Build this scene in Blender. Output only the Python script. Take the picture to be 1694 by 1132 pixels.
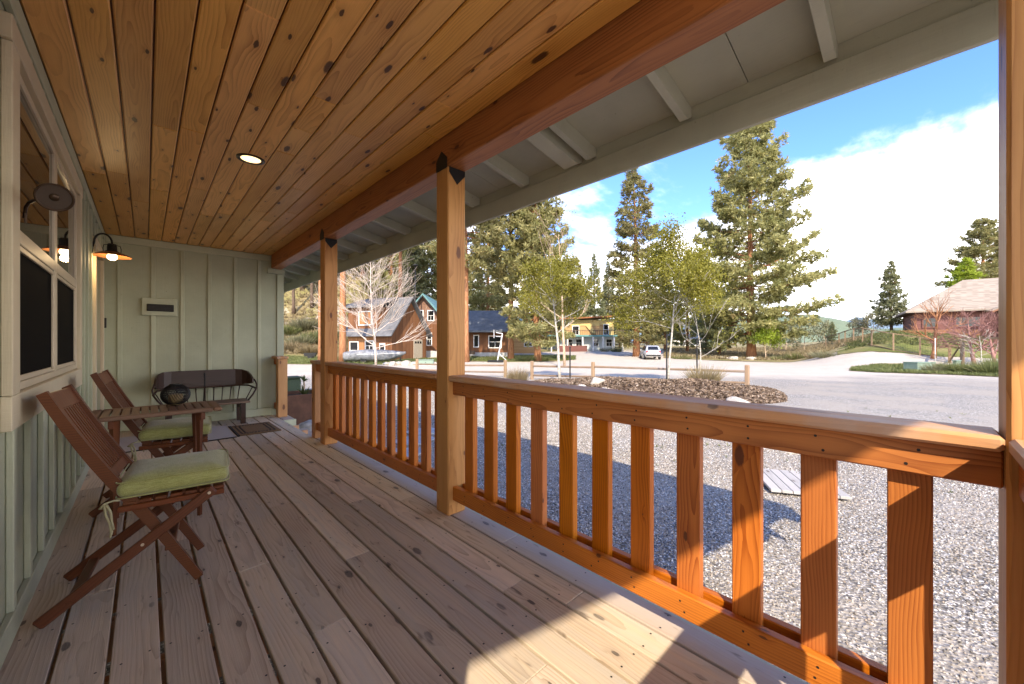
import bpy, math, random
import numpy as np
from mathutils import Vector, Matrix
R = math.radians
random.seed(7)
rng = np.random.default_rng(7)
for _o in list(bpy.data.objects): bpy.data.objects.remove(_o)
S = bpy.context.scene
C = S.collection
# ---------------------------------------------------------------- camera
YAW = math.atan(606.5/640.0)            # the porch runs along +Y, the yard lies towards +X, deck top is z = 0
sn, cs = math.sin(YAW), math.cos(YAW)
cam = bpy.data.objects.new('camera', bpy.data.cameras.new('camera')); C.objects.link(cam)
cam.location = (0, 0, 1.13); cam.rotation_euler = (R(90), 0, -YAW)
cam.data.sensor_width = 36; cam.data.lens = 36*640/1694.0
cam.data.clip_start = 0.02; cam.data.clip_end = 6000
S.camera = cam
# ---------------------------------------------------------------- sky, sun, exposure
SUNV = Vector((-0.83, -0.86, 1.0)).normalized()      # direction to the sun
elev = math.asin(SUNV.z); azim = math.atan2(SUNV.x, SUNV.y)
S.view_settings.view_transform = 'Standard'; S.view_settings.look = 'None'
S.view_settings.gamma = 1; S.view_settings.use_curve_mapping = False
S.view_settings.exposure = 2.1
class NT:
    def __init__(s, tree): s.t = tree
    def __call__(s, typ, ins=None, out=0, **attrs):
        n = s.t.nodes.new(typ)
        for k, v in attrs.items(): setattr(n, k, v)
        for k, v in (ins or {}).items():
            i = n.inputs[k]
            if isinstance(v, bpy.types.NodeSocket): s.t.links.new(v, i)
            else:
                try: i.default_value = v
                except Exception: i.default_value = (v[0], v[1], v[2], 1)
        return n if out is None else n.outputs[out]
    def math(s, op, a, b=0.0, clamp=False): return s('ShaderNodeMath', {0: a, 1: b}, operation=op, use_clamp=clamp)
    def vmath(s, op, a, b=(0,0,0)): return s('ShaderNodeVectorMath', {0: a, 1: b}, operation=op)
    def sep(s, v): return s('ShaderNodeSeparateXYZ', {0: v}, out=None).outputs
    def comb(s, x=0.0, y=0.0, z=0.0): return s('ShaderNodeCombineXYZ', {0: x, 1: y, 2: z})
    def noise(s, v, scale=5.0, detail=3.0, rough=0.55, out=0): return s('ShaderNodeTexNoise', {'Vector': v, 'Scale': scale, 'Detail': detail, 'Roughness': rough}, out=out)
    def mix(s, f, a, b, blend='MIX'):
        n = s.t.nodes.new('ShaderNodeMix'); n.data_type = 'RGBA'; n.blend_type = blend
        for k, v in ((0, f), (6, a), (7, b)):
            if isinstance(v, bpy.types.NodeSocket): s.t.links.new(v, n.inputs[k])
            else: n.inputs[k].default_value = v if k == 0 else (v[0], v[1], v[2], 1)
        return n.outputs[2]
    def ramp(s, f, lo, hi, a=0.0, b=1.0, smooth=True):
        n = s.t.nodes.new('ShaderNodeMapRange'); n.interpolation_type = 'SMOOTHSTEP' if smooth else 'LINEAR'
        n.clamp = True
        for k, v in ((0, f), (1, lo), (2, hi), (3, a), (4, b)):
            if isinstance(v, bpy.types.NodeSocket): s.t.links.new(v, n.inputs[k])
            else: n.inputs[k].default_value = v
        return n.outputs[0]
    def bump(s, h, strength=0.3, dist=0.01): return s('ShaderNodeBump', {'Height': h, 'Strength': strength, 'Distance': dist})
W = bpy.data.worlds.new('World'); S.world = W; W.use_nodes = True
W.node_tree.nodes.clear(); n = NT(W.node_tree)
sky = n('ShaderNodeTexSky', sky_type='NISHITA', sun_disc=False, sun_elevation=elev, sun_rotation=azim, altitude=600, air_density=1.0, dust_density=0.6, ozone_density=2.0)
d_ = n('ShaderNodeTexCoord', out=None).outputs['Generated']
dx, dy, dz = n.sep(d_)
zz = n.math('ADD', n.math('MAXIMUM', dz, 0.0), 0.16)
pl = n.comb(n.math('DIVIDE', dx, zz), n.math('DIVIDE', dy, zz), 0.0)
pl = n.vmath('ADD', pl, (3.1, 1.7, 0.4))
big = n.noise(pl, 0.55, 6, 0.55)
fine = n.noise(n.vmath('MULTIPLY', pl, (1.0, 1.6, 1)), 2.2, 7, 0.6)
cov = n.math('ADD', big, n.math('MULTIPLY', n.math('SUBTRACT', fine, 0.5), 0.35))
lowbias = n.ramp(dz, 0.10, 0.58, 0.25, -0.13)
cov = n.math('ADD', cov, lowbias)
cm = n.math('MULTIPLY', n.ramp(cov, 0.47, 0.70), n.ramp(n.noise(n.vmath('MULTIPLY', pl, (2.2, .8, 1)), 2.6, 6, 0.62), 0.22, 0.52, 0.45, 1.0))
ccol = n.mix(n.ramp(fine, 0.35, 0.7), (6.6, 6.4, 6.2), (9.2, 8.6, 7.8))
skyc = n.mix(1.0, sky, (0.385, 0.51, 0.765), 'MULTIPLY')
skymix = n.mix(n.math('MULTIPLY', cm, 0.93), skyc, ccol)
bg = n('ShaderNodeBackground', {'Color': skymix, 'Strength': 0.15})
n('ShaderNodeOutputWorld', {'Surface': bg}, out=None)
sun = bpy.data.objects.new('sun', bpy.data.lights.new('sun', 'SUN')); C.objects.link(sun)
sun.data.energy = 2.0; sun.data.angle = R(0.53); sun.data.color = (1.0, 0.87, 0.69)
sun.rotation_euler = SUNV.to_track_quat('Z', 'Y').to_euler(); sun.location = (-20, -20, 30)
S.cycles.max_bounces = 10; S.cycles.diffuse_bounces = 6; S.cycles.transparent_max_bounces = 12
# ---------------------------------------------------------------- helpers
WMX = {}
def reg(o, M): WMX[o.name] = M.copy()
def tag(o, label=None, cat=None, group=None, kind=None):
    if label: o['label'] = label
    if cat: o['category'] = cat
    if group: o['group'] = group
    if kind: o['kind'] = kind
    return o
def thing(name, loc, label=None, cat=None, group=None, kind=None):
    o = bpy.data.objects.new(name, None); C.objects.link(o); o.location = loc; o.empty_display_size = 0.1
    reg(o, Matrix.Translation(loc)); return tag(o, label, cat, group, kind)
def place(o, M, parent=None):
    o.matrix_basis = M; reg(o, M)
    if parent is not None:
        o.parent = parent; o.matrix_parent_inverse = WMX[parent.name].inverted()
    return o
def link(name, me, M=Matrix(), parent=None):
    o = bpy.data.objects.new(name, me); C.objects.link(o); return place(o, M, parent)
def copy_tree(o, delta, label=None, parent=None):
    c = o.copy(); C.objects.link(c)
    if parent is None:
        c.location = o.location + Vector(delta); reg(c, Matrix.Translation(c.location))
        if label: c['label'] = label
    else:
        mpi = o.matrix_parent_inverse.copy(); mb = o.matrix_basis.copy(); c.parent = parent; c.matrix_parent_inverse = mpi; c.matrix_basis = mb
    for ch in o.children: copy_tree(ch, delta, None, c)
    return c
def chamfer_box(l, w, t, b):
    b = min(b, l*.3, w*.3, t*.3); h = (l/2, w/2, t/2); V = []; idx = {}
    for sx in (-1, 1):
        for sy in (-1, 1):
            for sz in (-1, 1):
                sg = (sx, sy, sz)
                for a in range(3):
                    p = [sg[k]*(h[k] if k == a else h[k]-b) for k in range(3)]
                    idx[(sg, a)] = len(V); V.append(p)
    F = []
    def add(ids):
        c = np.mean([V[i] for i in ids], axis=0); nn = np.zeros(3)
        P = [np.array(V[i]) for i in ids]; 
        for i in range(len(P)): nn += np.cross(P[i], P[(i+1) % len(P)])
        F.append(ids if np.dot(nn, c) > 0 else ids[::-1])
    sg2 = (-1, 1)
    for a in range(3):
        o1, o2 = [k for k in range(3) if k != a]
        for s in sg2:
            ids = []
            for (p, q) in ((-1,-1),(1,-1),(1,1),(-1,1)):
                g = [0,0,0]; g[a] = s; g[o1] = p; g[o2] = q; ids.append(idx[(tuple(g), a)])
            add(ids)
        for p in sg2:
            for q in sg2:
                g0 = [0,0,0]; g0[o1] = p; g0[o2] = q; g1 = list(g0); g0[a] = -1; g1[a] = 1
                g0, g1 = tuple(g0), tuple(g1)
                add([idx[(g0,o1)], idx[(g1,o1)], idx[(g1,o2)], idx[(g0,o2)]])
    for sx in sg2:
        for sy in sg2:
            for sz in sg2: add([idx[((sx,sy,sz),a)] for a in range(3)])
    return V, F
BOX = {}
def board_mesh(l, w, t, b, mat):
    k = (round(l,4), round(w,4), round(t,4), round(b,4), mat.name)
    if k not in BOX:
        me = bpy.data.meshes.new('board'); V, F = chamfer_box(l, w, t, b); me.from_pydata(V, [], F); me.materials.append(mat); BOX[k] = me
    return BOX[k]
def board(name, p0, p1, w, t, mat, parent=None, up=(0,0,1), b=0.003):
    p0, p1 = Vector(p0), Vector(p1); x = (p1-p0); L = x.length; x.normalize()
    z = Vector(up); z = (z - x*z.dot(x)).normalized(); y = z.cross(x)
    M = Matrix((x, y, z)).transposed().to_4x4(); M.translation = (p0+p1)/2
    return link(name, board_mesh(L, w, t, b, mat), M, parent)
def bbox(name, lo, hi, mat, parent=None, axis=0, b=0.003):
    """axis-aligned chamfered piece; axis = direction of its grain"""
    lo, hi = Vector(lo), Vector(hi); c = (lo+hi)/2; d = hi-lo
    p0, p1 = c.copy(), c.copy(); p0[axis] = lo[axis]; p1[axis] = hi[axis]
    if axis == 2: return board(name, p0, p1, d.y, d.x, mat, parent, (1,0,0), b)
    if axis == 1: return board(name, p0, p1, d.x, d.z, mat, parent, (0,0,1), b)
    return board(name, p0, p1, d.y, d.z, mat, parent, (0,0,1), b)
class B:
    """collects shapes; build() links them as ONE mesh object"""
    def __init__(s, M=None): s.V = []; s.F = []; s.M = M or Matrix()
    def add(s, V, F):
        o = len(s.V); s.V += [tuple(s.M @ Vector(v)) for v in V]; s.F += [tuple(i+o for i in f) for f in F]; return s
    def box(s, lo, hi, b=0.0):
        c = [(lo[k]+hi[k])/2 for k in range(3)]; d = [hi[k]-lo[k] for k in range(3)]
        if b > 0: V, F = chamfer_box(*d, b); V = [[v[k]+c[k] for k in range(3)] for v in V]
        else:
            V = [(x, y, z) for x in (lo[0],hi[0]) for y in (lo[1],hi[1]) for z in (lo[2],hi[2])]
            F = [(0,1,3,2),(4,6,7,5),(0,4,5,1),(2,3,7,6),(0,2,6,4),(1,5,7,3)]
        return s.add(V, F)
    def tube(s, P, r, n=8, cap=True):
        P = [Vector(p) for p in P]; rr = r if hasattr(r, '__len__') else [r]*len(P); V = []; F = []
        prev = None
        for i, p in enumerate(P):
            t = (P[min(i+1, len(P)-1)] - P[max(i-1, 0)]).normalized()
            if prev is None:
                a = Vector((0,0,1)) if abs(t.z) < .9 else Vector((1,0,0)); prev = t.cross(a).normalized()
            u = (prev - t*prev.dot(t)).normalized(); v = t.cross(u); prev = u
            for k in range(n):
                an = 2*math.pi*k/n; V.append(p + (u*math.cos(an) + v*math.sin(an))*rr[i])
        for i in range(len(P)-1):
            for k in range(n):
                a = i*n+k; b_ = i*n+(k+1) % n; F.append((a, b_, b_+n, a+n))
        if cap: F.append(tuple(range(n-1, -1, -1))); F.append(tuple(range(len(V)-n, len(V))))
        return s.add(V, F)
    def lathe(s, prof, c=(0,0,0), n=24, M=None):
        V = []; F = []
        for (r, z) in prof:
            for k in range(n):
                a = 2*math.pi*k/n; p = Vector((r*math.cos(a), r*math.sin(a), z))
                if M: p = M @ p
                V.append(p + Vector(c))
        for i in range(len(prof)-1):
            for k in range(n):
                a = i*n+k; b_ = i*n+(k+1) % n; F.append((a, b_, b_+n, a+n))
        return s.add(V, F)
    def prism(s, poly, a, b, axis=1):
        """poly in the plane across axis, extruded a..b"""
        n = len(poly); V = []
        for t in (a, b):
            for (p, q) in poly:
                V.append({0: (t, p, q), 1: (p, t, q), 2: (p, q, t)}[axis])
        F = [tuple(range(n)), tuple(range(2*n-1, n-1, -1))] + [(i, i+n, (i+1) % n + n, (i+1) % n) for i in range(n)]
        return s.add(V, F)
    def quad(s, *P): return s.add(P, [tuple(range(len(P)))])
    def build(s, name, mat, parent=None, smooth=False, origin=None, fix=True):
        A = np.array(s.V); o = Vector(origin) if origin is not None else Vector(((A.min(0)+A.max(0))/2).tolist())
        me = bpy.data.meshes.new(name); me.from_pydata([tuple(Vector(v)-o) for v in s.V], [], s.F); me.materials.append(mat)
        if fix:
            import bmesh
            bm = bmesh.new(); bm.from_mesh(me); bmesh.ops.recalc_face_normals(bm, faces=bm.faces); bm.to_mesh(me); bm.free()
        if smooth: me.polygons.foreach_set('use_smooth', [True]*len(me.polygons))
        return link(name, me, Matrix.Translation(o), parent)
def raw_mesh(name, V, F, mat, smooth=False, col=None):
    """fast mesh from arrays: V (n,3), F (m,3 or 4)"""
    V = np.asarray(V, dtype=np.float32); F = np.asarray(F, dtype=np.int32); k = F.shape[1]
    me = bpy.data.meshes.new(name); me.vertices.add(len(V)); me.vertices.foreach_set('co', V.ravel())
    me.loops.add(F.size); me.loops.foreach_set('vertex_index', F.ravel())
    me.polygons.add(len(F)); me.polygons.foreach_set('loop_start', np.arange(0, F.size, k, dtype=np.int32))
    try: me.polygons.foreach_set('loop_total', np.full(len(F), k, dtype=np.int32))
    except Exception: pass
    if smooth: me.polygons.foreach_set('use_smooth', np.ones(len(F), dtype=bool))
    if col is not None:
        a = me.attributes.new('tone', 'FLOAT', 'POINT'); a.data.foreach_set('value', np.asarray(col, dtype=np.float32))
    me.update(calc_edges=True); me.materials.append(mat); return me
# ---------------------------------------------------------------- materials
def newmat(name):
    m = bpy.data.materials.new(name); m.use_nodes = True; m.node_tree.nodes.clear(); return m, NT(m.node_tree)
def finish(n, color, rough=0.6, normal=None, spec=0.4, **kw):
    ins = {'Base Color': color, 'Roughness': rough, 'Specular IOR Level': spec}
    if normal is not None: ins['Normal'] = normal
    ins.update(kw)
    p = n('ShaderNodeBsdfPrincipled', ins); n('ShaderNodeOutputMaterial', {'Surface': p}, out=None)
def wood(name, light, dark, knot=(0.06,0.025,0.012), rings=28.0, contrast=0.6, knots=0.5, rough=0.55, grey=None, spec=0.35, vary=0.3, bump=0.25, ksx=3.0, ksy=7.0):
    m, n = newmat(name)
    ob = n('ShaderNodeTexCoord', out=None).outputs['Object']
    rnd = n('ShaderNodeObjectInfo', out=None).outputs['Random']
    wn = n('ShaderNodeTexWhiteNoise', {'W': n.math('MULTIPLY', rnd, 91.7)}, out=None, noise_dimensions='1D').outputs['Color']
    r1, r2, r3 = n.sep(wn)
    x, y, z = n.sep(ob)
    x2 = n.math('ADD', x, n.math('MULTIPLY', rnd, 53.0))
    # knots
    kv = n.comb(n.math('MULTIPLY', x2, ksx), n.math('MULTIPLY', n.math('ADD', n.math('ADD', y, z), r2), ksy), 0.0)
    vo = n('ShaderNodeTexVoronoi', {'Vector': kv, 'Scale': 1.0, 'Randomness': 1.0}, out=None, voronoi_dimensions='2D', feature='F1')
    kd = n.math('ADD', vo.outputs['Distance'], n.math('MULTIPLY', n.math('SUBTRACT', n.noise(n.vmath('MULTIPLY', kv, (6,6,6)), 1.0, 3, .6), 0.5), 0.11)); kr = n.sep(vo.outputs['Color'])
    gate = n.math('LESS_THAN', kr[0], knots)
    size = n.math('ADD', 0.03, n.math('MULTIPLY', n.math('POWER', kr[1], 2.0), 0.10))
    kn = n.math('MULTIPLY', n.ramp(n.math('DIVIDE', kd, size), 1.15, 0.75), gate)
    halo = n.math('MULTIPLY', n.ramp(n.math('DIVIDE', kd, size), 4.5, 0.5), gate)
    # growth rings, bent by slow noise and by the knots
    wv = n.comb(n.math('MULTIPLY', x2, 0.9), n.math('MULTIPLY', y, 3.0), n.math('MULTIPLY', z, 3.0))
    warp = n.noise(wv, 1.6, 2, 0.5, out=1)
    wx, wy, wz = n.sep(warp)
    oy = n.math('MULTIPLY', n.math('SUBTRACT', r1, 0.5), 0.16); oz = n.math('ADD', 0.02, n.math('MULTIPLY', r3, 0.07))
    qy = n.math('ADD', n.math('ADD', y, oy), n.math('MULTIPLY', n.math('SUBTRACT', wx, 0.5), 0.075))
    qy = n.math('ADD', qy, n.math('MULTIPLY', halo, 0.012))
    qz = n.math('ADD', n.math('ADD', z, oz), n.math('MULTIPLY', n.math('SUBTRACT', wy, 0.5), 0.075))
    wave = n('ShaderNodeTexWave', {'Vector': n.comb(n.math('MULTIPLY', x2, 0.02), qy, qz), 'Scale': rings, 'Distortion': 2.2, 'Detail': 3.0, 'Detail Scale': 1.2}, out=1, wave_type='RINGS', rings_direction='X', wave_profile='SAW')
    fib = n.noise(n.comb(n.math('MULTIPLY', x2, 5.0), n.math('MULTIPLY', y, 240.0), n.math('MULTIPLY', z, 240.0)), 1.0, 3, 0.6)
    blot = n.noise(n.comb(n.math('MULTIPLY', x2, 1.3), n.math('MULTIPLY', y, 8.0), n.math('MULTIPLY', z, 8.0)), 1.0, 4, 0.6)
    g = n.math('MULTIPLY', n.math('POWER', wave, 2.2), n.ramp(n.noise(n.comb(n.math('MULTIPLY', x2, 2.2), n.math('MULTIPLY', y, 13.0), n.math('MULTIPLY', z, 13.0)), 1.0, 3, 0.5), 0.3, 0.68, 0.3, 1.0))
    f = n.math('MULTIPLY', g, contrast)
    f = n.math('ADD', f, n.math('MULTIPLY', n.math('SUBTRACT', fib, 0.5), 0.55))
    f = n.math('ADD', f, n.math('MULTIPLY', n.math('SUBTRACT', blot, 0.45), 0.7), True)
    f = n.math('ADD', f, n.math('MULTIPLY', halo, 0.28), True)
    col = n.mix(f, light, dark)
    col = n.mix(n.math('MULTIPLY', kn, 0.9), col, knot)
    if grey is not None:
        gm = n.ramp(n.noise(n.comb(n.math('MULTIPLY', x2, 2.0), n.math('MULTIPLY', y, 14.0), r1), 1.3, 5, 0.65), 0.38, 0.68, 0.1, 0.75)
        gm = n.math('MULTIPLY', gm, n.math('ADD', 0.55, n.math('MULTIPLY', r2, 0.7)))
        col = n.mix(gm, col, grey)
        st = n.ramp(n.noise(n.comb(n.math('MULTIPLY', x2, 4.5), n.math('MULTIPLY', y, 22.0), r3), 1.0, 3, 0.6), 0.64, 0.76, 0.0, 0.7)
        col = n.mix(st, col, (0.09, 0.06, 0.045))
    bri = n.math('ADD', 1.0-vary/2, n.math('MULTIPLY', r3, vary))
    hsv = n('ShaderNodeHueSaturation', {'Hue': n.math('ADD', 0.497, n.math('MULTIPLY', r2, 0.007)), 'Saturation': n.math('ADD', 0.97, n.math('MULTIPLY', r1, 0.10)), 'Value': bri, 'Color': col})
    h = n.math('ADD', n.math('MULTIPLY', g, 0.5), n.math('MULTIPLY', fib, 0.6))
    finish(n, hsv, n.math('ADD', rough-0.08, n.math('MULTIPLY', blot, 0.16)), n.bump(h, bump, 0.004), spec)
    return m
def plain(name, col, rough=0.6, var=0.12, scale=6.0, bump=0.0, bscale=60.0, spec=0.4, metal=0.0, **kw):
    m, n = newmat(name); ob = n('ShaderNodeTexCoord', out=None).outputs['Object']
    rnd = n('ShaderNodeObjectInfo', out=None).outputs['Random']
    v = n.vmath('ADD', ob, n.comb(n.math('MULTIPLY', rnd, 40.0), rnd, 0.0))
    f = n.noise(v, scale, 4, 0.6)
    c = n.mix(n.ramp(f, 0.3, 0.7), [x*(1-var) for x in col], [min(1, x*(1+var)) for x in col])
    nm = n.bump(n.noise(v, bscale, 4, 0.6), bump, 0.01) if bump else None
    finish(n, c, n.math('ADD', rough-0.06, n.math('MULTIPLY', f, 0.12)), nm, spec, Metallic=metal, **kw); return m
def painted(name, col, dirt=(0.10,0.09,0.06), axis=2, amount=0.35):
    """rough sawn board under paint: fine relief along the grain, specks and a little dirt"""
    m, n = newmat(name); ob = n('ShaderNodeTexCoord', out=None).outputs['Object']
    rnd = n('ShaderNodeObjectInfo', out=None).outputs['Random']
    v = n.vmath('ADD', ob, n.comb(n.math('MULTIPLY', rnd, 40.0), n.math('MULTIPLY', rnd, 17.0), rnd))
    k = [70.0, 70.0, 70.0]; k[axis] = 4.0
    saw = n.noise(n.vmath('MULTIPLY', v, tuple(k)), 1.0, 4, 0.6)
    k2 = [9.0, 9.0, 9.0]; k2[axis] = 160.0
    kerf = n.noise(n.vmath('MULTIPLY', v, tuple(k2)), 1.0, 3, 0.6)
    lo = n.noise(v, 1.7, 4, 0.6)
    c = n.mix(n.ramp(lo, 0.3, 0.7), [x*0.90 for x in col], [x*1.08 for x in col])
    c = n.mix(n.ramp(kerf, 0.60, 0.82, 0.0, amount), c, dirt)
    sp = n.noise(v, 38.0, 2, 0.5)
    c = n.mix(n.ramp(sp, 0.74, 0.80, 0.0, 0.6), c, dirt)
    finish(n, c, 0.62, n.bump(n.math('ADD', saw, kerf), 0.28, 0.004), 0.35); return m
def emis(name, col, st):
    m, n = newmat(name); e = n('ShaderNodeEmission', {'Color': col, 'Strength': st}); n('ShaderNodeOutputMaterial', {'Surface': e}, out=None); return m
MT = {}
MT['ceil'] = wood('pine_ceiling', (0.74,0.39,0.12), (0.40,0.165,0.04), knot=(0.05,0.018,0.009), rings=30, contrast=0.72, knots=0.72, rough=0.42, vary=0.32, bump=0.12, ksx=2.3, ksy=7.0)
MT['deck'] = wood('weathered_deck', (0.63,0.50,0.355), (0.31,0.215,0.14), knot=(0.05,0.035,0.028), rings=26, contrast=0.75, knots=0.55, rough=0.68, grey=(0.52,0.45,0.36), vary=0.36, bump=0.35, spec=0.25)
MT['deck_pale'] = wood('pale_deck', (0.49,0.39,0.30), (0.35,0.27,0.20), knot=(0.09,0.06,0.05), rings=24, contrast=0.35, knots=0.35, rough=0.7, grey=(0.47,0.40,0.33), vary=0.1, bump=0.3, spec=0.25)
MT['rail'] = wood('cedar_rail', (0.54,0.175,0.034), (0.26,0.060,0.010), knot=(0.10,0.03,0.012), rings=36, contrast=0.95, knots=0.16, rough=0.45, vary=0.22, bump=0.15)
MT['beam'] = wood('cedar_beam', (0.39,0.135,0.042), (0.145,0.04,0.013), knot=(0.07,0.022,0.01), rings=24, contrast=0.85, knots=0.22, rough=0.5, vary=0.1, bump=0.2)
MT['post'] = wood('fir_post', (0.56,0.28,0.105), (0.31,0.115,0.035), knot=(0.13,0.045,0.02), rings=26, contrast=0.7, knots=0.2, rough=0.5, vary=0.14, bump=0.15)
MT['cap'] = wood('rail_cap', (0.58,0.28,0.115), (0.36,0.15,0.055), rings=20, contrast=0.5, knots=0.2, rough=0.55, grey=(0.47,0.35,0.27), vary=0.1, bump=0.2)
MT['teak'] = wood('stained_teak', (0.14,0.045,0.017), (0.055,0.017,0.007), knot=(0.05,0.015,0.008), rings=30, contrast=0.6, knots=0.05, rough=0.42, vary=0.25, bump=0.12)
MT['tabletop'] = wood('dusty_teak', (0.21,0.12,0.075), (0.10,0.05,0.03), rings=30, contrast=0.5, knots=0.05, rough=0.55, vary=0.2, bump=0.12)
MT['sage'] = painted('sage_paint', (0.40,0.415,0.29))
MT['sage2'] = painted('sage_batten', (0.43,0.445,0.312))
MT['soffit'] = painted('soffit_paint', (0.43,0.415,0.31), axis=0, amount=0.25)
MT['eave'] = painted('eave_trim_paint', (0.46,0.445,0.335), axis=0, amount=0.2)
MT['cream'] = painted('cream_trim', (0.58,0.50,0.345), amount=0.12)
MT['vinyl'] = plain('vinyl_sash', (0.56,0.47,0.33), 0.4, 0.05)
MT['black'] = plain('black_iron', (0.012,0.011,0.010), 0.5, 0.3, bump=0.1)
MT['bronze'] = plain('dark_bronze', (0.055,0.032,0.018), 0.35, 0.3, metal=0.6)
MT['rust'] = plain('copper_shade', (0.30,0.12,0.045), 0.45, 0.3, metal=0.3)
# ================================================================ the porch
floor = thing('porch_floor', (0.6, 3.0, -0.02), kind='structure')
PITCH = 0.1405
r_ = random.Random(3)
nails = B()
joists = [-.1+.406*k for k in range(18)]
def deck_row(x0, x1, y0, y1, mat, joints):
    ys = [y0] + [j for j in joints if y0+.2 < j < y1-.2] + [y1]
    for a, b in zip(ys[:-1], ys[1:]):
        dz = r_.uniform(-.0015, .0015)
        bbox('deck_board', (x0+.0062+r_.uniform(-.0008,.0008), a+.0012, -.03+dz), (x1-.0062, b-.0012, dz), mat, floor, 1, .0025)
    for j in joists:
        if y0+.05 < j < y1-.05:
            for xx in (x0+.028, x1-.028):
                xo, yo = xx+r_.uniform(-.006,.006), j+r_.uniform(-.008,.008)
                V = [(xo+.0042*math.cos(t*math.pi/3), yo+.0042*math.sin(t*math.pi/3), .0022) for t in range(6)]
                nails.add(V, [tuple(range(6))])
JT = [[1.9,4.4],[2.55,5.0],[1.45,3.9],[2.9,5.6],[1.2,3.5],[2.3,4.9],[1.62,4.1],[3.05,5.4],[2.05,4.55],[.9,3.3],[2.75,5.2],[1.3,3.75],[1.05,2.55,5.0]]
for k in range(13):
    x0 = -.376+PITCH*k
    deck_row(x0, x0+PITCH, -.34, 6.93, MT['deck'], JT[k])
deck_row(1.451, 1.592, -.34, 4.99, MT['deck_pale'], [1.62, 3.4])
deck_row(1.451, 1.592, 6.35, 6.93, MT['deck_pale'], [])
o = nails.build('nail_heads', MT['black'], floor, fix=False); o['kind'] = 'stuff'
js = B()
for j in joists: js.box((-.37, j-.019, -.2), (1.56, j+.019, -.034))
js.build('joists', MT['cap'], floor)
bbox('skirt_board', (1.594, -.34, -.24), (1.615, 4.99, -.012), MT['sage2'], floor, 1)
bbox('skirt_board', (1.43, 5.012, -.24), (1.448, 6.328, -.034), MT['sage2'], floor, 1)
bbox('skirt_board', (1.43, 6.329, -.24), (1.615, 6.348, -.004), MT['sage2'], floor, 0)
bbox('skirt_board', (1.594, 6.349, -.24), (1.615, 6.93, -.012), MT['sage2'], floor, 1)
bbox('skirt_board', (1.43, 4.992, -.24), (1.615, 5.011, -.034), MT['sage2'], floor, 0)
bbox('skirt_board', (-.37, -.362, -.24), (1.615, -.342, -.012), MT['sage2'], floor, 0)
st = thing('porch_step', (1.9, 5.67, -.4), 'pale wooden entry step beside the deck opening', 'step')
for k in range(2): bbox('tread', (1.46+.145*k, 5.02, -.19), (1.60+.145*k, 6.32, -.155), MT['deck_pale'], st, 1)
bbox('riser', (1.73, 5.04, -.55), (1.75, 6.30, -.192), MT['sage2'], st, 1)
# ---- ceiling
CZ = 2.47
ceil = thing('porch_ceiling', (0.55, 3.0, CZ), kind='structure')
lines = [-.362] + [-.226+.127*k for k in range(13)] + [1.419]
r2 = random.Random(11)
for a, b in zip(lines[:-1], lines[1:]):
    ys = [-.33, r2.uniform(.5,2.6), r2.uniform(3.1,5.6), 6.935]
    if r2.random() < .4: ys.insert(2, (ys[1]+ys[2])/2)
    for y0, y1 in zip(ys[:-1], ys[1:]):
        dz = r2.uniform(0, .0015)
        if b-a < .02: continue
        bbox('ceiling_board', (a+.0034, y0+.0005, CZ+dz), (b-.0034, y1-.0005, CZ+.018+dz), MT['ceil'], ceil, 1, .006)
bx = B().box((-.37, -.33, CZ+.021), (1.418, 6.93, CZ+.033)); bx.build('light_seal_panel', MT['teak'], ceil)  # unseen sheet added above the boards, stops light leaking through their gaps
# ---- beam
bm_ = thing('porch_beam', (1.49, 2.8, 2.27), 'long dark cedar beam carrying the porch roof edge', 'beam')
bbox('timber', (1.42, -1.55, 2.272), (1.56, 6.935, 2.50), MT['beam'], bm_, 1, .006)
bbox('corbel', (1.36, 6.90, 2.19), (1.60, 6.935, 2.268), MT['sage2'], bm_, 0)
# ---- posts with steel brackets
def porch_post(y0, label):
    t = thing('porch_post', (1.49, y0+.07, 0), label, 'post', 'timber posts along the porch edge')
    bbox('timber', (1.42, y0, .001), (1.56, y0+.14, 2.270), MT['post'], t, 2, .007)
    B().prism([(1.428,2.268),(1.552,2.268),(1.552,2.235),(1.49,2.165),(1.428,2.235)], y0-.005, y0-.001, 1).build('bracket_plate', MT['black'], t)
    B().prism([(y0+.008,2.262),(y0+.132,2.262),(y0+.132,2.33),(y0+.07,2.385),(y0+.008,2.33)], 1.4145, 1.4185, 0).build('bracket_plate', MT['black'], t)
    B().prism([(1.428,2.268),(1.552,2.268),(1.552,2.235),(1.49,2.165),(1.428,2.235)], y0+.141, y0+.145, 1).build('bracket_plate', MT['black'], t)
porch_post(2.10, 'tall square timber post in the middle, carrying the porch beam')
porch_post(4.48, 'tall square timber post nearest the far green wall')
porch_post(-.275, 'near square timber post at the right edge of the picture')
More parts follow.
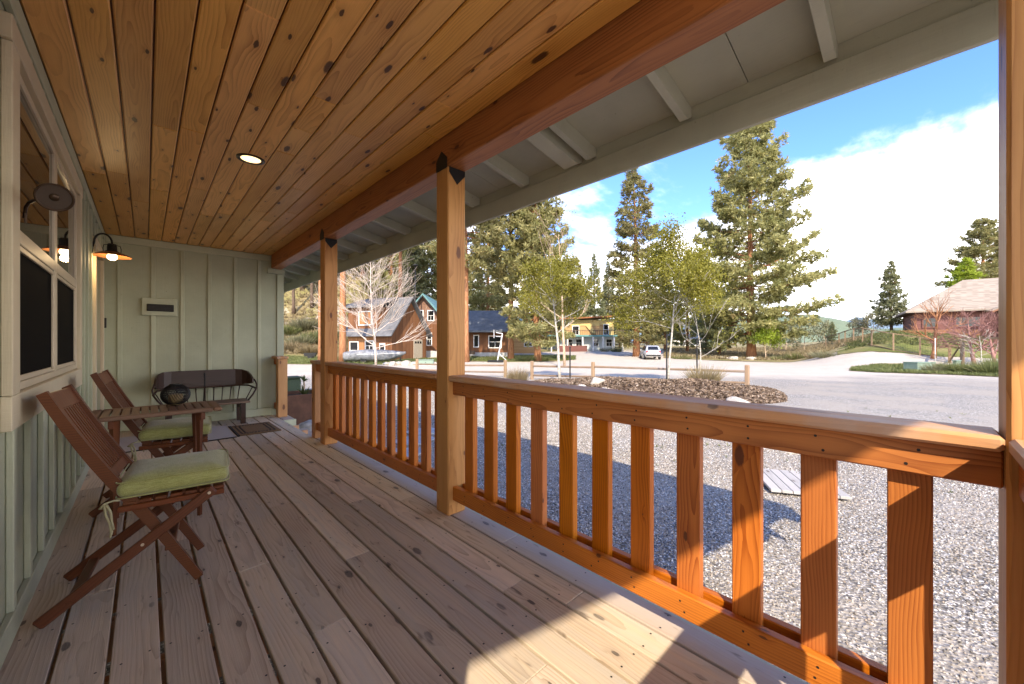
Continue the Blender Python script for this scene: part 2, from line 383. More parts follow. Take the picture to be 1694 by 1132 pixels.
# ---- railings
def railing(y0, y1, cents, label, extra=None, cap1=None):
    t = thing('porch_railing', (1.51, (y0+y1)/2, .1), label, 'railing', 'cedar railings between the porch posts')
    bbox('cap_rail', (1.42, y0+.001, .876), (1.572, (cap1 or y1)-.001, .913), MT['cap'], t, 1, .008)
    for xa in (1.455, 1.5325):
        bbox('top_rail', (xa, y0+.001, .786), (xa+.036, y1-.001, .874), MT['rail'], t, 1, .004)
        bbox('bottom_rail', (xa, y0+.001, .097), (xa+.036, y1-.001, .187), MT['rail'], t, 1, .004)
    for c_ in cents: bbox('baluster', (1.4925, c_-.0435, .10), (1.5305, c_+.0435, .873), MT['rail'], t, 2, .003)
    if cents:
        sc_ = B()
        for c_ in cents:
            for z in (.125, .16, .81, .85):
                yy = c_+random.uniform(-.02,.02); sc_.add([(1.4544, yy+.0042*math.cos(q*1.0472), z+.0042*math.sin(q*1.0472)) for q in range(6)], [tuple(range(6))])
        so_ = sc_.build('screw_heads', MT['black'], t, fix=False); so_['kind'] = 'stuff'
    if extra: extra(t)
railing(-.135, 2.10, [.02+.1955*k for k in range(11)], 'near orange cedar railing between the right and middle posts')
railing(2.24, 4.48, [2.335+.187*k for k in range(12)], 'orange cedar railing between the middle and far posts')
def newel(t): bbox('newel', (1.437, 4.872, .001), (1.55, 4.985, .874), MT['post'], t, 2, .005)
railing(4.62, 4.87, [], 'short cedar railing end with newel beside the deck opening', newel, 4.995)
t = thing('porch_railing', (1.5, 6.7, 0), 'short cedar newel and rail standing against the far green wall', 'railing', 'cedar railings between the porch posts')
bbox('newel', (1.44, 6.60, .001), (1.565, 6.725, .874), MT['post'], t, 2, .005)
bbox('cap_rail', (1.42, 6.585, .876), (1.578, 6.93, .913), MT['cap'], t, 1, .006)
for xa in (1.455, 1.5325):
    bbox('top_rail', (xa, 6.726, .786), (xa+.036, 6.93, .874), MT['rail'], t, 1)
    bbox('bottom_rail', (xa, 6.726, .097), (xa+.036, 6.93, .187), MT['rail'], t, 1)
bbox('baluster', (1.4925, 6.79, .10), (1.5305, 6.877, .873), MT['rail'], t, 2)
t = thing('porch_railing', (.5, -.2, .1), 'end railing across the near end of the porch', 'railing', 'cedar railings between the porch posts')
bbox('cap_rail', (-.36, -.277, .876), (1.418, -.137, .913), MT['cap'], t, 0, .008)
for ya in (-.265, -.187):
    bbox('top_rail', (-.36, ya, .786), (1.418, ya+.036, .874), MT['rail'], t, 0); bbox('bottom_rail', (-.36, ya, .097), (1.418, ya+.036, .187), MT['rail'], t, 0)
for k in range(9): bbox('baluster', (-.25+.1955*k, -.227, .10), (-.163+.1955*k, -.189, .873), MT['rail'], t, 2)
# ---- roof with its open eave
SL = 0.2
def zs(x): return 2.398 + SL*(2.15-x)
RY0, RY1 = -1.69, 13.0
roof = thing('house_roof', (-2, 5, 2.6), 'house roof with open sage painted eave over the railing', 'roof')
XR = -4.2; th = .16
B().prism([(2.23, zs(2.23)+.024), (XR, zs(XR)+.024), (-10.6, zs(2.23)+.024), (-10.6, zs(2.23)+th), (XR, zs(XR)+th), (2.23, zs(2.23)+th)], RY0, RY1, 1).build('roofing', MT['black'], roof)
ys = [RY0+.01] + [.58+1.83*k for k in range(-1, 7)] + [RY1-.01]
for a, b in zip(ys[:-1], ys[1:]):
    if b-a < .1: continue
    p0, p1 = Vector((1.2, (a+b)/2, zs(1.2)+.01)), Vector((2.149, (a+b)/2, zs(2.149)+.01))
    board('soffit_panel', p0, p1, b-a-.004, .014, MT['soffit'], roof, up=(SL,0,1), b=.001)
def rafter(yc, w):
    d = .092; x1 = 2.148
    poly = [(1.585, zs(1.585)-d), (x1-.055, zs(x1-.055)-d), (x1, zs(x1)-d*.55), (x1, zs(x1)+.001), (1.585, zs(1.585)+.001)]
    B().prism(poly, yc-w/2, yc+w/2, 1).build('rafter', MT['eave'], roof)
for k in range(-3, 21):
    yc = .262+.61*k
    rafter(yc, .04)
rafter(1.63, .11)
bbox('fascia', (2.150, RY0, 2.19), (2.172, RY1, 2.415), MT['eave'], roof, 1, .002)
bbox('fascia_trim', (2.134, RY0, 2.183), (2.1495, RY1, 2.322), MT['eave'], roof, 1, .003)
bbox('drip_edge', (2.174, RY0, 2.21), (2.205, RY1, 2.405), MT['eave'], roof, 1, .003)
B().box((1.563, RY0+.02, 2.30), (1.58, 6.93, 2.50)).build('frieze_board', MT['eave'], roof)
# ---- wall beside the chairs, with window and door
wl = thing('front_wall', (-.40, 3.4, 0), 'sage green board and batten wall with the window beside the chairs', 'wall')
XS = -.385
WY0, WY1, WZ0, WZ1 = 2.42, 4.37, .93, 2.24
DY0, DY1, DZ1 = 5.72, 6.58, 2.08
for lo, hi in (((-.13, -.3), (WY0, 2.7)), ((WY0, -.3), (WY1, WZ0)), ((WY0, WZ1), (WY1, 2.7)), ((WY1, -.3), (DY0, 2.7)), ((DY0, DZ1), (DY1, 2.7)), ((DY1, -.3), (6.95, 2.7))):
    B().box((XS-.1, lo[0], lo[1]), (XS, hi[0], hi[1])).build('siding_panel', MT['sage'], wl)
for k in range(25):
    y = .02+.297*k
    if y > 6.9: break
    segs = [(.102, 2.378)]
    if 2.27 < y+.03 and y < 4.50: segs = [(.102, .80), (2.335, 2.378)]
    if 5.60 < y+.04 and y < 6.70: segs = [(2.19, 2.378)]
    for a, b in segs: bbox('batten', (XS+.001, y-.022, a), (XS+.022, y+.022, b), MT['sage2'], wl, 2, .003)
bbox('baseboard', (XS+.001, -.13, .002), (XS+.024, 5.62, .10), MT['sage2'], wl, 1)
bbox('baseboard', (XS+.001, 6.68, .002), (XS+.024, 6.93, .10), MT['sage2'], wl, 1)
bbox('frieze', (XS+.001, -.13, 2.38), (XS+.026, 6.93, 2.468), MT['sage2'], wl, 1)
bbox('corner_board', (XS-.0, -.14, 0.101), (XS+.026, -.06, 2.379), MT['sage2'], wl, 2)
# window
gm, gn = newmat('window_glass'); finish(gn, (0.012,0.012,0.012), 0.015, None, 0.5, IOR=1.55)
sm_, s_n = newmat('insect_screen'); finish(s_n, (0.007,0.0065,0.006), 0.8, None, 0.04)
cw = .115
bbox('casing', (XS+.001, WY0-cw, WZ0), (XS+.030, WY0, WZ1), MT['cream'], wl, 2)
bbox('casing', (XS+.001, WY1, WZ0), (XS+.030, WY1+cw*.85, WZ1), MT['cream'], wl, 2)
bbox('casing', (XS+.001, WY0-cw-.02, WZ1+.001), (XS+.032, WY1+cw*.85+.02, WZ1+.092), MT['cream'], wl, 1)
bbox('apron', (XS+.001, WY0-cw-.01, .80), (XS+.030, WY1+cw*.85, WZ0-.001), MT['cream'], wl, 1)
wnd = B()
fx0, fx1 = XS-.06, XS+.010
ym = (WY0+WY1)/2+.05; zm = 1.565
for lo, hi in (((WY0+.001, WZ0+.001), (WY0+.035, WZ1-.001)), ((WY1-.035, WZ0+.001), (WY1-.001, WZ1-.001)), ((WY0+.035, WZ1-.035), (WY1-.035, WZ1-.001)), ((WY0+.035, WZ0+.001), (WY1-.035, WZ0+.035)), ((ym-.04, WZ0+.035), (ym+.04, WZ1-.035)), ((WY0+.035, zm-.03), (ym-.04, zm+.03)), ((ym+.04, zm-.03), (WY1-.035, zm+.03))):
    wnd.box((fx0, lo[0], lo[1]), (fx1, hi[0], hi[1]), .003)
wo = wnd.build('window', MT['vinyl'], wl)
wo['label'] = 'cream framed window with dark screens in the lower sashes'
for (a, b) in ((WY0+.035, ym-.04), (ym+.04, WY1-.035)):
    B().box((XS-.008, a-.002, zm+.028), (XS-.001, b+.002, WZ1-.033)).build('pane', gm, wo)
    B().box((XS-.030, a-.002, WZ0+.033), (XS-.024, b+.002, zm-.028)).build('pane', gm, wo)
    sx = XS+.001
    sc = B().box((sx-.004, a+.022, WZ0+.058), (sx-.002, b-.022, zm-.053)); sc.build('screen', sm_, wo)
    fr = B()
    for lo, hi in (((a+.002, WZ0+.037), (a+.024, zm-.032)), ((b-.024, WZ0+.037), (b-.002, zm-.032)), ((a+.024, WZ0+.037), (b-.024, WZ0+.06)), ((a+.024, zm-.055), (b-.024, zm-.032))):
        fr.box((sx-.012, lo[0], lo[1]), (sx+.006, hi[0], hi[1]), .002)
    fr.build('sash_frame', MT['vinyl'], wo)
    B().box((sx+.007, b-.11, WZ0+.05), (sx+.018, b-.06, WZ0+.068), .003).build('latch', MT['vinyl'], wo)
# door
bbox('casing', (XS+.001, DY0-.10, .002), (XS+.030, DY0, DZ1), MT['cream'], wl, 2)
bbox('casing', (XS+.001, DY1, .002), (XS+.030, DY1+.10, DZ1), MT['cream'], wl, 2)
bbox('casing', (XS+.001, DY0-.10, DZ1+.001), (XS+.032, DY1+.10, DZ1+.10), MT['cream'], wl, 1)
dr = bbox('door', (XS-.075, DY0+.004, .01), (XS-.035, DY1-.004, DZ1-.004), MT['teak'], wl, 2)
B().tube([(XS-.036, DY0+.08, 1.0), (XS+.02, DY0+.08, 1.0)], .012, 10).build('handle', MT['bronze'], dr)
for zz0 in (.25, 1.15): bbox('door_panel', (XS-.034, DY0+.14, zz0), (XS-.026, DY1-.14, zz0+.75), MT['teak'], dr, 2, .006)
tag(bbox('doorbell', (XS+.025, 6.735, 1.30), (XS+.045, 6.775, 1.42), MT['black'], None, 2, .004), 'small black doorbell button on the wall by the door', 'doorbell')
# ---- wall at the far end
we = thing('end_wall', (.6, 7.0, 0), 'sage green board and batten wall across the far porch end', 'wall')
YE = 6.955
B().box((-.40, YE, -.45), (1.50, YE+.1, 2.7)).build('siding_panel', MT['sage'], we)
for x in (-.235, .074, .368, .663, .965, 1.262): bbox('batten', (x-.022, YE-.021, .115), (x+.022, YE-.001, 2.376), MT['sage2'], we, 2, .003)
bbox('baseboard', (-.36, YE-.024, .002), (1.418, YE-.001, .113), MT['sage2'], we, 0)
bbox('frieze', (-.36, YE-.022, 2.378), (1.40, YE-.001, 2.468), MT['sage2'], we, 0)
bbox('corner_board', (1.497, YE-.024, -.45), (1.592, YE+.1, 2.268), MT['sage2'], we, 2)
B().box((-8, 7.06, -.45), (1.57, 7.16, 2.6)).build('siding_panel', MT['sage'], we)
B().box((1.47, 7.16, -.45), (1.57, 12.6, 2.45)).build('siding_panel', MT['sage'], we)
gw = thing('sun_block_wall', (-4.2, -.3, 0), 'unseen sage siding wall added at the near house end to block the sun', 'wall')
B().prism([(-9.8,-.45),(-.49,-.45),(-.49,2.7),(-4.2,3.6),(-9.8,2.5)], -.13, -.03, 1).build('siding_panel', MT['sage'], gw)  # out of view; added so the house volume blocks sunlight at this end
ms = thing('wall_vent', (.14, 6.93, 1.59), 'white framed dark slot box on the far green wall', 'vent')
bbox('frame', (-.035, YE-.034, 1.478), (.315, YE-.002, 1.706), MT['sage2'], ms, 0, .005)
bbox('hood', (.012, YE-.052, 1.535), (.278, YE-.035, 1.628), MT['black'], ms, 0, .006)
for k in range(4): bbox('louvre', (.02, YE-.058, 1.543+.02*k), (.27, YE-.0525, 1.557+.02*k), MT['black'], ms, 0, .002)
# ---- lamps
lm = thing('wall_lantern', (XS+.03, 5.42, 2.04), 'lit copper shaded gooseneck lamp on the wall by the door', 'lamp')
lx, ly = -.235, 5.42
B().lathe([(.0,0),(.048,0),(.048,.018),(.0,.02)], (XS+.003, ly, 2.035), 20, Matrix.Rotation(R(90), 3, 'Y')).build('wall_plate', MT['black'], lm)
arc = [(XS+.02, ly, 2.04)] + [(XS+.03+.06*(1-math.cos(a)), ly, 2.04+.05+.085*math.sin(a)) for a in [math.pi*k/10 for k in range(11)]] + [(lx, ly, 2.06)]
B().tube(arc, .0085, 10).build('gooseneck', MT['black'], lm, True)
B().lathe([(0,2.085),(.03,2.085),(.034,2.07),(.036,2.02),(.05,2.012),(.05,2.005)], (lx, ly, 0), 24).build('socket', MT['black'], lm, True)
cg = B()
for k in range(6):
    a = k*math.pi/3; ca, sa = math.cos(a), math.sin(a)
    cg.tube([(lx+ca*.03, ly+sa*.03, 2.075), (lx+ca*.056, ly+sa*.056, 2.07), (lx+ca*.062, ly+sa*.062, 2.04), (lx+ca*.06, ly+sa*.06, 2.0)], .0035, 6)
cg.build('guard', MT['black'], lm)
B().lathe([(.03,2.012),(.06,2.004),(.10,1.99),(.138,1.966),(.140,1.962),(.136,1.962),(.10,1.985),(.06,1.998),(.03,2.004)], (lx, ly, 0), 36).build('lamp_shade', MT['rust'], lm, True)
B().lathe([(.001,1.925),(.018,1.929),(.032,1.94),(.038,1.957),(.034,1.975),(.022,1.992),(.016,2.004)], (lx, ly, 0), 24).build('bulb', emis('bulb_glow', (1.0,.72,.36), 4.0), lm, True)
pl_ = bpy.data.objects.new('bulb_light', bpy.data.lights.new('bulb_light', 'POINT')); C.objects.link(pl_)
pl_.data.energy = 1.6; pl_.data.color = (1,.68,.34); pl_.data.shadow_soft_size = .03
place(pl_, Matrix.Translation((lx, ly, 1.90)), lm)
rl = thing('recessed_light', (.561, 3.374, CZ), 'lit round recessed light set in the wood ceiling', 'light')
B().lathe([(.062,CZ-.002),(.068,CZ-.006),(.088,CZ-.004),(.09,CZ+.001)], (.561, 3.374, 0), 32).build('trim_ring', MT['bronze'], rl, True)
B().lathe([(0.0005,CZ-.001),(.062,CZ-.0015)], (.561, 3.374, 0), 32).build('lens', emis('warm_lens', (1.0,.66,.30), .75), rl)
tm = thing('wall_dial', (XS+.03, 2.47, 1.68), 'small round dark bronze dial on a bent arm beside the window', 'thermometer')
dc = Vector((-.25, 2.256, 1.678)); nrm = Vector((.25, -.9, -.42)).normalized(); Mr = nrm.to_track_quat('Z', 'Y').to_matrix()
B().lathe([(.0005,-.012),(.03,-.011),(.050,-.004),(.052,.004),(.047,.006),(.044,.0)], dc, 32, Mr).build('rim', MT['bronze'], tm, True)
B().lathe([(.0005,.0),(.0445,.001)], dc, 32, Mr).build('dial_face', plain('dial', (.05,.035,.025), .3), tm)
B().lathe([(.0005,.006),(.012,.005),(.014,.0015)], dc, 16, Mr).build('hub', MT['bronze'], tm, True)
B().tube([(XS+.03, 2.49, 1.63), (XS+.034, 2.488, 1.675), (XS+.045, 2.47, 1.692), (-.30, 2.36, 1.69), dc-nrm*.01], .0055, 8).build('arm', MT['bronze'], tm, True)
B().box((XS+.031, 2.478, 1.612), (XS+.036, 2.502, 1.65), .001).build('wall_plate', MT['bronze'], tm)
# ================================================================ furniture
def rounded(c, h, e=4.0, nu=36, nv=18, wob=.0, seed=1):
    rs = random.Random(seed); ph = [rs.uniform(0, 6.28) for _ in range(6)]
    V = []; F = []
    def sp(v, p): return math.copysign(abs(v)**p, v)
    for j in range(nv+1):
        b_ = -math.pi/2 + math.pi*j/nv
        for i in range(nu):
            a = 2*math.pi*i/nu
            x = sp(math.cos(b_), .55)*sp(math.cos(a), 2/e*.5); y = sp(math.cos(b_), .55)*sp(math.sin(a), 2/e*.5); z = sp(math.sin(b_), .75)
            w = wob*(math.sin(7*x+ph[0])*math.sin(6*y+ph[1]) + .6*math.sin(13*x+ph[2]+5*y))
            V.append((c[0]+h[0]*x, c[1]+h[1]*y, c[2]+h[2]*z + w))
    for j in range(nv):
        for i in range(nu):
            a = j*nu+i; b_ = j*nu+(i+1) % nu; F.append((a, b_, b_+nu, a+nu))
    return V, F
def cushion_mat():
    m, n = newmat('green_cushion_cloth'); ob = n('ShaderNodeTexCoord', out=None).outputs['Object']
    a = n.noise(n.vmath('MULTIPLY', ob, (30, 420, 200)), 1.0, 2, .6); b = n.noise(n.vmath('MULTIPLY', ob, (420, 30, 200)), 1.0, 2, .6)
    f = n.math('MULTIPLY', n.math('ADD', a, b), .5); lo = n.noise(ob, 7, 4, .6)
    c = n.mix(n.ramp(f, .35, .65), (.235,.245,.065), (.40,.40,.145)); c = n.mix(n.ramp(lo, .35, .7, 0, .35), c, (.43,.41,.2))
    finish(n, c, .9, n.bump(f, .5, .003), .15, **{'Sheen Weight': .3}); return m
MT['cushion'] = cushion_mat(); MT['tie'] = plain('tie_cord', (.42,.38,.22), .9)
def folding_chair():
    t = thing('folding_chair', (0, 2.55, 0), 'slatted brown folding chair nearest the camera, under the window', 'chair', 'brown folding chairs at the porch table')
    yi, yo = (2.388, 2.712), (2.358, 2.742)
    A, F_ = Vector((-.285, 0, .925)), Vector((.205, 0, .012)); dirv = (F_-A).normalized(); nor = Vector((dirv.z, 0, -dirv.x))*-1
    for y in yi:
        M_ = Vector((-.075,0,.455)) ; off = nor*-.0
        st_ = B(); pts = []
        N = 12
        for k in range(N+1):
            s_ = k/N; p = A.lerp(F_, s_); p = p + nor*(.014*math.sin(math.pi*min(1, s_*1.6))*(-1)*(1 if s_ < .625 else 0)); pts.append(p)
        for k in range(N):
            a, b = pts[k], pts[k+1]
        V = []; Fc = []
        for k, p in enumerate(pts):
            wd = .016+.005*math.sin(math.pi*k/N)
            for (q, yy) in ((1, y-.0125), (1, y+.0125), (-1, y+.0125), (-1, y-.0125)):
                v = p + nor*wd*q; V.append((v.x, yy, v.z))
        for k in range(N):
            for j in range(4): Fc.append((k*4+j, k*4+(j+1) % 4, k*4+4+(j+1) % 4, k*4+4+j))
        Fc += [(3,2,1,0), (N*4, N*4+1, N*4+2, N*4+3)]
        st_.add(V, Fc).build('stile', MT['teak'], t)
    for y in yo:
        board('leg', (-.292, y, .012), (.262, y, .428), .044, .022, MT['teak'], t, up=(0,1,0), b=.006)
        sgn = -1 if y < 2.5 else 1
        B().tube([(.243, y+sgn*.011, .414), (.243, y+sgn*.0145, .414)], .0065, 12).build('bolt', MT['vinyl'], t)
        B().tube([(.012, y+sgn*.011, .241), (.012, y+sgn*.0145, .241)], .006, 12).build('bolt', MT['vinyl'], t)
    def on(s_, off=0): p = A.lerp(F_, s_); b_ = .014*math.sin(math.pi*min(1, s_*1.6))*(-1)*(1 if s_ < .625 else 0); return p + nor*(b_+off)
    for s0, s1 in ((.008, .085), (.385, .43)):
        a, b = on(s0), on(s1)
        board('back_rail', Vector((a.x, 2.55, a.z)), Vector((b.x, 2.55, b.z)), .30, .018, MT['teak'], t, up=(nor.x,0,nor.z), b=.004)
    for k in range(9):
        y = 2.426+.031*k; V = []; N2 = 6
        for q in range(N2+1):
            p = on(.086+(.384-.086)*q/N2)
            for (h_, yy) in ((.006, y-.008), (.006, y+.008), (-.006, y+.008), (-.006, y-.008)): v = p+nor*h_; V.append((v.x, yy, v.z))
        Fc = [(q*4+w, q*4+(w+1) % 4, q*4+4+(w+1) % 4, q*4+4+w) for q in range(N2) for w in range(4)]+[(3,2,1,0), (N2*4, N2*4+1, N2*4+2, N2*4+3)]
        B().add(V, Fc).build('back_slat', MT['teak'], t)
    for k in range(7): bbox('seat_slat', (-.055+.052*k, 2.372, .418), (-.012+.052*k, 2.728, .433), MT['teak'], t, 1)
    for y in (2.376, 2.724): bbox('seat_rail', (-.07, y-.011, .392), (.30, y+.011, .417), MT['teak'], t, 0)
    board('stretcher', (.10, 2.376, .185), (.10, 2.724, .185), .035, .018, MT['teak'], t); board('stretcher', (-.20, 2.347, .075), (-.20, 2.753, .075), .035, .018, MT['teak'], t)
    return t
ch = folding_chair(); ch.rotation_euler.z = R(-6)
copy_tree(ch, (.055, 1.28, 0), 'slatted brown folding chair half hidden behind the porch table')
def seat_cushion():
    t = thing('seat_cushion', (0, 2.55, .434), 'green seat cushion on the near folding chair', 'cushion', 'green chair cushions')
    V, F = rounded((.122, 2.548, .491), (.197, .198, .0555), 7.0, 56, 20, .0024, 3); B().add(V, F).build('pad', MT['cushion'], t, True)
    pp = B()
    for z in (.458, .523):
        P = []
        for k in range(49):
            a = 2*math.pi*k/48; e = 1/7.0
            P.append((.122+.1975*math.copysign(abs(math.cos(a))**e, math.cos(a)), 2.548+.1985*math.copysign(abs(math.sin(a))**e, math.sin(a)), z))
        pp.tube(P, .0032, 6, False)
    pp.build('piping', MT['cushion'], t, True)
    for y, sg in ((2.366, -1), (2.73, 1)):
        yo = y+sg*.012
        tb = B()
        tb.tube([(-.06, yo, .45), (-.075, yo+sg*.004, .455), (-.105, yo, .447), (-.12, yo, .43), (-.10, yo-sg*.03, .42)], .004, 6)
        tb.tube([(-.105, yo+sg*.003, .445), (-.10, yo+sg*.008, .40), (-.088, yo+sg*.006, .36), (-.083, yo+sg*.008, .325), (-.087, yo+sg*.008, .30)], [.005,.005,.0045,.006,.003], 6)
        tb.tube([(-.10, yo+sg*.004, .445), (-.085, yo+sg*.012, .41), (-.082, yo+sg*.010, .37), (-.075, yo+sg*.012, .335)], [.005,.0045,.004,.003], 6)
        o = tb.build('tie', MT['tie'], t, True)
    return t
cu = seat_cushion(); cu.rotation_euler.z = R(-6); copy_tree(cu, (.055, 1.28, 0), 'green seat cushion on the far folding chair')
# table
tt = thing('porch_table', (.06, 3.4, 0), 'brown slatted folding table between the two chairs', 'table')
ty0, ty1, tx0, tx1, tz = 3.19, 3.59, -.245, .372, .70
V = []; 
for y, a, b in ((ty0, ty0, ty0+.045), (ty1, ty1-.045, ty1)): bbox('frame_rail', (tx0+.05, a, tz-.026), (tx1-.05, b, tz), MT['tabletop'], tt, 0, .004)
for (a, b) in ((tx0, tx0+.049), (tx1-.049, tx1)): bbox('frame_rail', (a, ty0, tz-.026), (b, ty1, tz), MT['tabletop'], tt, 1, .014)
ns = 12; wsp = (tx1-tx0-.10)/ns
for k in range(ns): bbox('table_slat', (tx0+.05+wsp*k+.004, ty0+.0455, tz-.018), (tx0+.05+wsp*(k+1)-.004, ty1-.0455, tz-.001), MT['tabletop'], tt, 1, .002)
for x in (tx0+.10, tx1-.10):
    bbox('apron', (x-.012, ty0+.02, tz-.075), (x+.012, ty1-.02, tz-.027), MT['teak'], tt, 1)
for x in (tx0+.11, tx1-.115):
    for y in (ty0+.045, ty1-.05):
        B().tube([(x, y, .001), (x, y, .2), (x, y, .45), (x, y, tz-.03)], [.013,.016,.014,.020], 4).build('leg', MT['teak'], tt)
bbox('stretcher', (tx0+.11, ty0+.19, .20), (tx1-.115, ty0+.22, .235), MT['teak'], tt, 0)
for x in (tx0+.11, tx1-.115): bbox('stretcher', (x-.012, ty0+.06, .18), (x+.012, ty1-.065, .22), MT['teak'], tt, 1)
# wire globe with a candle
gl = thing('candle_globe', (.149, 3.49, tz), 'round black wire candle globe standing on the table', 'candle holder')
gc = Vector((.149, 3.47, tz+.097)); gr = .102
wc = B()
for k in range(60):
    a = 2*math.pi*k/60
    wc.tube([(gc.x+gr*math.cos(b_)*math.cos(a+.25*b_), gc.y+gr*math.cos(b_)*math.sin(a+.25*b_), gc.z+gr*.92*math.sin(b_)) for b_ in [R(-72+13*j) for j in range(12)]], .0029, 5, False)
wc.build('wire_cage', MT['black'], gl)
B().lathe([(.0005,-.093),(.036,-.093),(.036,-.086),(.0005,-.086)], gc, 24).build('base', MT['black'], gl)
B().lathe([(.030,.088),(.044,.090),(.044,.096),(.030,.096),(.030,.088)], gc, 28).build('collar', MT['black'], gl)
B().lathe([(.0005,-.086),(.05,-.086),(.052,-.08),(.052,.0),(.048,.004),(.0005,.0)], gc, 28).build('candle', plain('candle_wax', (.60,.42,.17), .5, .08), gl, True)
B().tube([gc+Vector((.03,.0,.092)), gc+Vector((.08,.02,.088)), gc+Vector((.11,.03,.08))], .003, 6).build('handle', MT['bronze'], gl)
gl.scale = (.76, .76, .76)
# bench
be = thing('wagon_bench', (.6, 6.65, 0), 'dark antique wagon seat bench against the far wall', 'bench')
MT['darkwood'] = wood('dark_bench_wood', (.045,.022,.014), (.018,.009,.006), rings=24, contrast=.5, knots=.03, rough=.4, vary=.1)
MT['oldwood'] = wood('worn_seat_wood', (.20,.13,.085), (.10,.06,.04), rings=24, contrast=.5, knots=.1, rough=.6, vary=.1)
path = [(.085,6.56),(.095,6.66),(.12,6.75),(.17,6.81),(.25,6.835),(.6,6.84),(.95,6.835),(1.03,6.81),(1.085,6.75),(1.11,6.66),(1.12,6.56)]
zt = [.60,.66,.705,.73,.738,.738,.738,.73,.705,.66,.60]; zb = [.56,.53,.52,.515,.512,.512,.512,.515,.52,.53,.56]
V = []; F = []
for i, (x, y) in enumerate(path):
    a = Vector(path[max(0,i-1)]); b = Vector(path[min(len(path)-1,i+1)]); tn = (b-a).normalized(); nn = Vector((-tn.y, tn.x))*.011
    for sg in (1, -1):
        for z_ in (zb[i], zt[i]): V.append((x+nn.x*sg, y+nn.y*sg+(z_-.5)*.12, z_))
for i in range(len(path)-1):
    o_ = i*4
    for a, b in ((0,1),(1,3),(3,2),(2,0)): F.append((o_+a, o_+b, o_+4+b, o_+4+a))
F += [(0,1,3,2), (len(V)-4, len(V)-2, len(V)-1, len(V)-3)]
B().add(V, F).build('backrest', MT['darkwood'], be)
hp = [(.07,6.50,.47),(.075,6.62,.475),(.11,6.75,.50),(.2,6.82,.505),(.6,6.83,.505),(1.0,6.82,.505),(1.10,6.75,.50),(1.14,6.62,.475),(1.145,6.50,.47)]
B().tube(hp, .012, 8).build('arm_hoop', MT['darkwood'], be, True)
for x0 in (.07, 1.145):
    sg = 1 if x0 < .5 else -1
    B().tube([(x0,6.50,.47),(x0+sg*.04,6.47,.40),(x0+sg*.10,6.46,.32)], .011, 8).build('arm_support', MT['darkwood'], be, True)
    B().tube([(x0+sg*.01,6.58,.60),(x0-sg*.01,6.53,.53),(x0,6.50,.47)], .009, 8).build('arm_support', MT['darkwood'], be, True)
    B().tube([(x0+sg*.02,6.66,.475),(x0+sg*.10,6.64,.315)], .006, 6).build('spindle', MT['darkwood'], be, True)
bbox('seat', (.155, 6.43, .284), (1.065, 6.83, .31), MT['oldwood'], be, 0, .006)
for k in range(9):
    x = .2+.1*k
    B().tube([(x+(.6-x)*.08, 6.79, .31), (x, 6.83, .51)], [.006,.008], 6).build('spindle', MT['darkwood'], be, True)
B().tube([(.585,6.80,.31),(.60,6.845,.60),(.595,6.84,.70)], .008, 6).build('centre_strap', MT['black'], be, True)
for x in (.215, .985):
    B().prism([(6.45,.002),(6.49,.002),(6.515,.10),(6.515,.283),(6.44,.283),(6.44,.10)], x-.028, x+.028, 0).build('leg', MT['darkwood'], be)
    B().prism([(6.77,.002),(6.81,.002),(6.82,.283),(6.75,.283)], x-.028, x+.028, 0).build('leg', MT['darkwood'], be)
    bbox('leg_brace', (x-.014, 6.50, .20), (x+.014, 6.76, .235), MT['darkwood'], be, 1)
# mats
def coir():
    m, n = newmat('coir_mat'); ob = n('ShaderNodeTexCoord', out=None).outputs['Object']
    f = n.noise(ob, 260, 3, .7); c = n.mix(f, (.13,.075,.035), (.30,.19,.10)); finish(n, c, .95, n.bump(f, .8, .006), .1); return m
MT['coir'] = coir(); MT['matblack'] = plain('mat_black', (.02,.016,.013), .9, bump=.5, bscale=300); MT['ragmat'] = None
dm = thing('doormat', (1.03, 5.94, .0), 'brown coir doormat with black dashed border by the deck opening', 'doormat')
B().box((.80,5.60,.002), (1.26,6.29,.014), .004).build('base', MT['coir'], dm)
B().box((.795,5.585,.0018), (.823,6.30,.016), .003).build('edge_strip', MT['matblack'], dm)
ds = B()
for off in (.055, .095):
    n_ = 9
    for k in range(n_):
        a = .80+off+(.46-2*off)*k/n_
        for y in (5.60+off, 6.29-off): ds.box((a+.006, y-.010, .0142), (a+.006+(.46-2*off)/n_*.62, y+.010, .0156))
    n_ = 15
    for k in range(n_):
        a = 5.60+off+(.69-2*off)*k/n_
        for x in (.80+off, 1.26-off): ds.box((x-.010, a+.006, .0142), (x+.010, a+.006+(.69-2*off)/n_*.62, .0156))
ds.build('dash_border', MT['matblack'], dm)
def rag():
    m, n = newmat('pale_woven_mat'); ob = n('ShaderNodeTexCoord', out=None).outputs['Object']
    f = n('ShaderNodeTexChecker', {'Vector': ob, 'Scale': 55.0, 'Color1': (.5,.47,.44), 'Color2': (.36,.33,.31)}); g = n.noise(ob, 9, 4, .6)
    finish(n, n.mix(n.ramp(g, .3, .7, 0, .4), f, (.42,.38,.35)), .9, n.bump(n.noise(ob, 200, 2, .6), .5, .004), .15); return m
rm = thing('entry_rug', (.3, 6.0, 0), 'pale woven rug lying in front of the door', 'rug')
B().box((-.33,5.575,.002), (.782,6.44,.010), .003).build('weave', rag(), rm)
B().box((-.335,5.560,.0018), (.786,5.574,.011), .002).build('hem', MT['matblack'], rm)
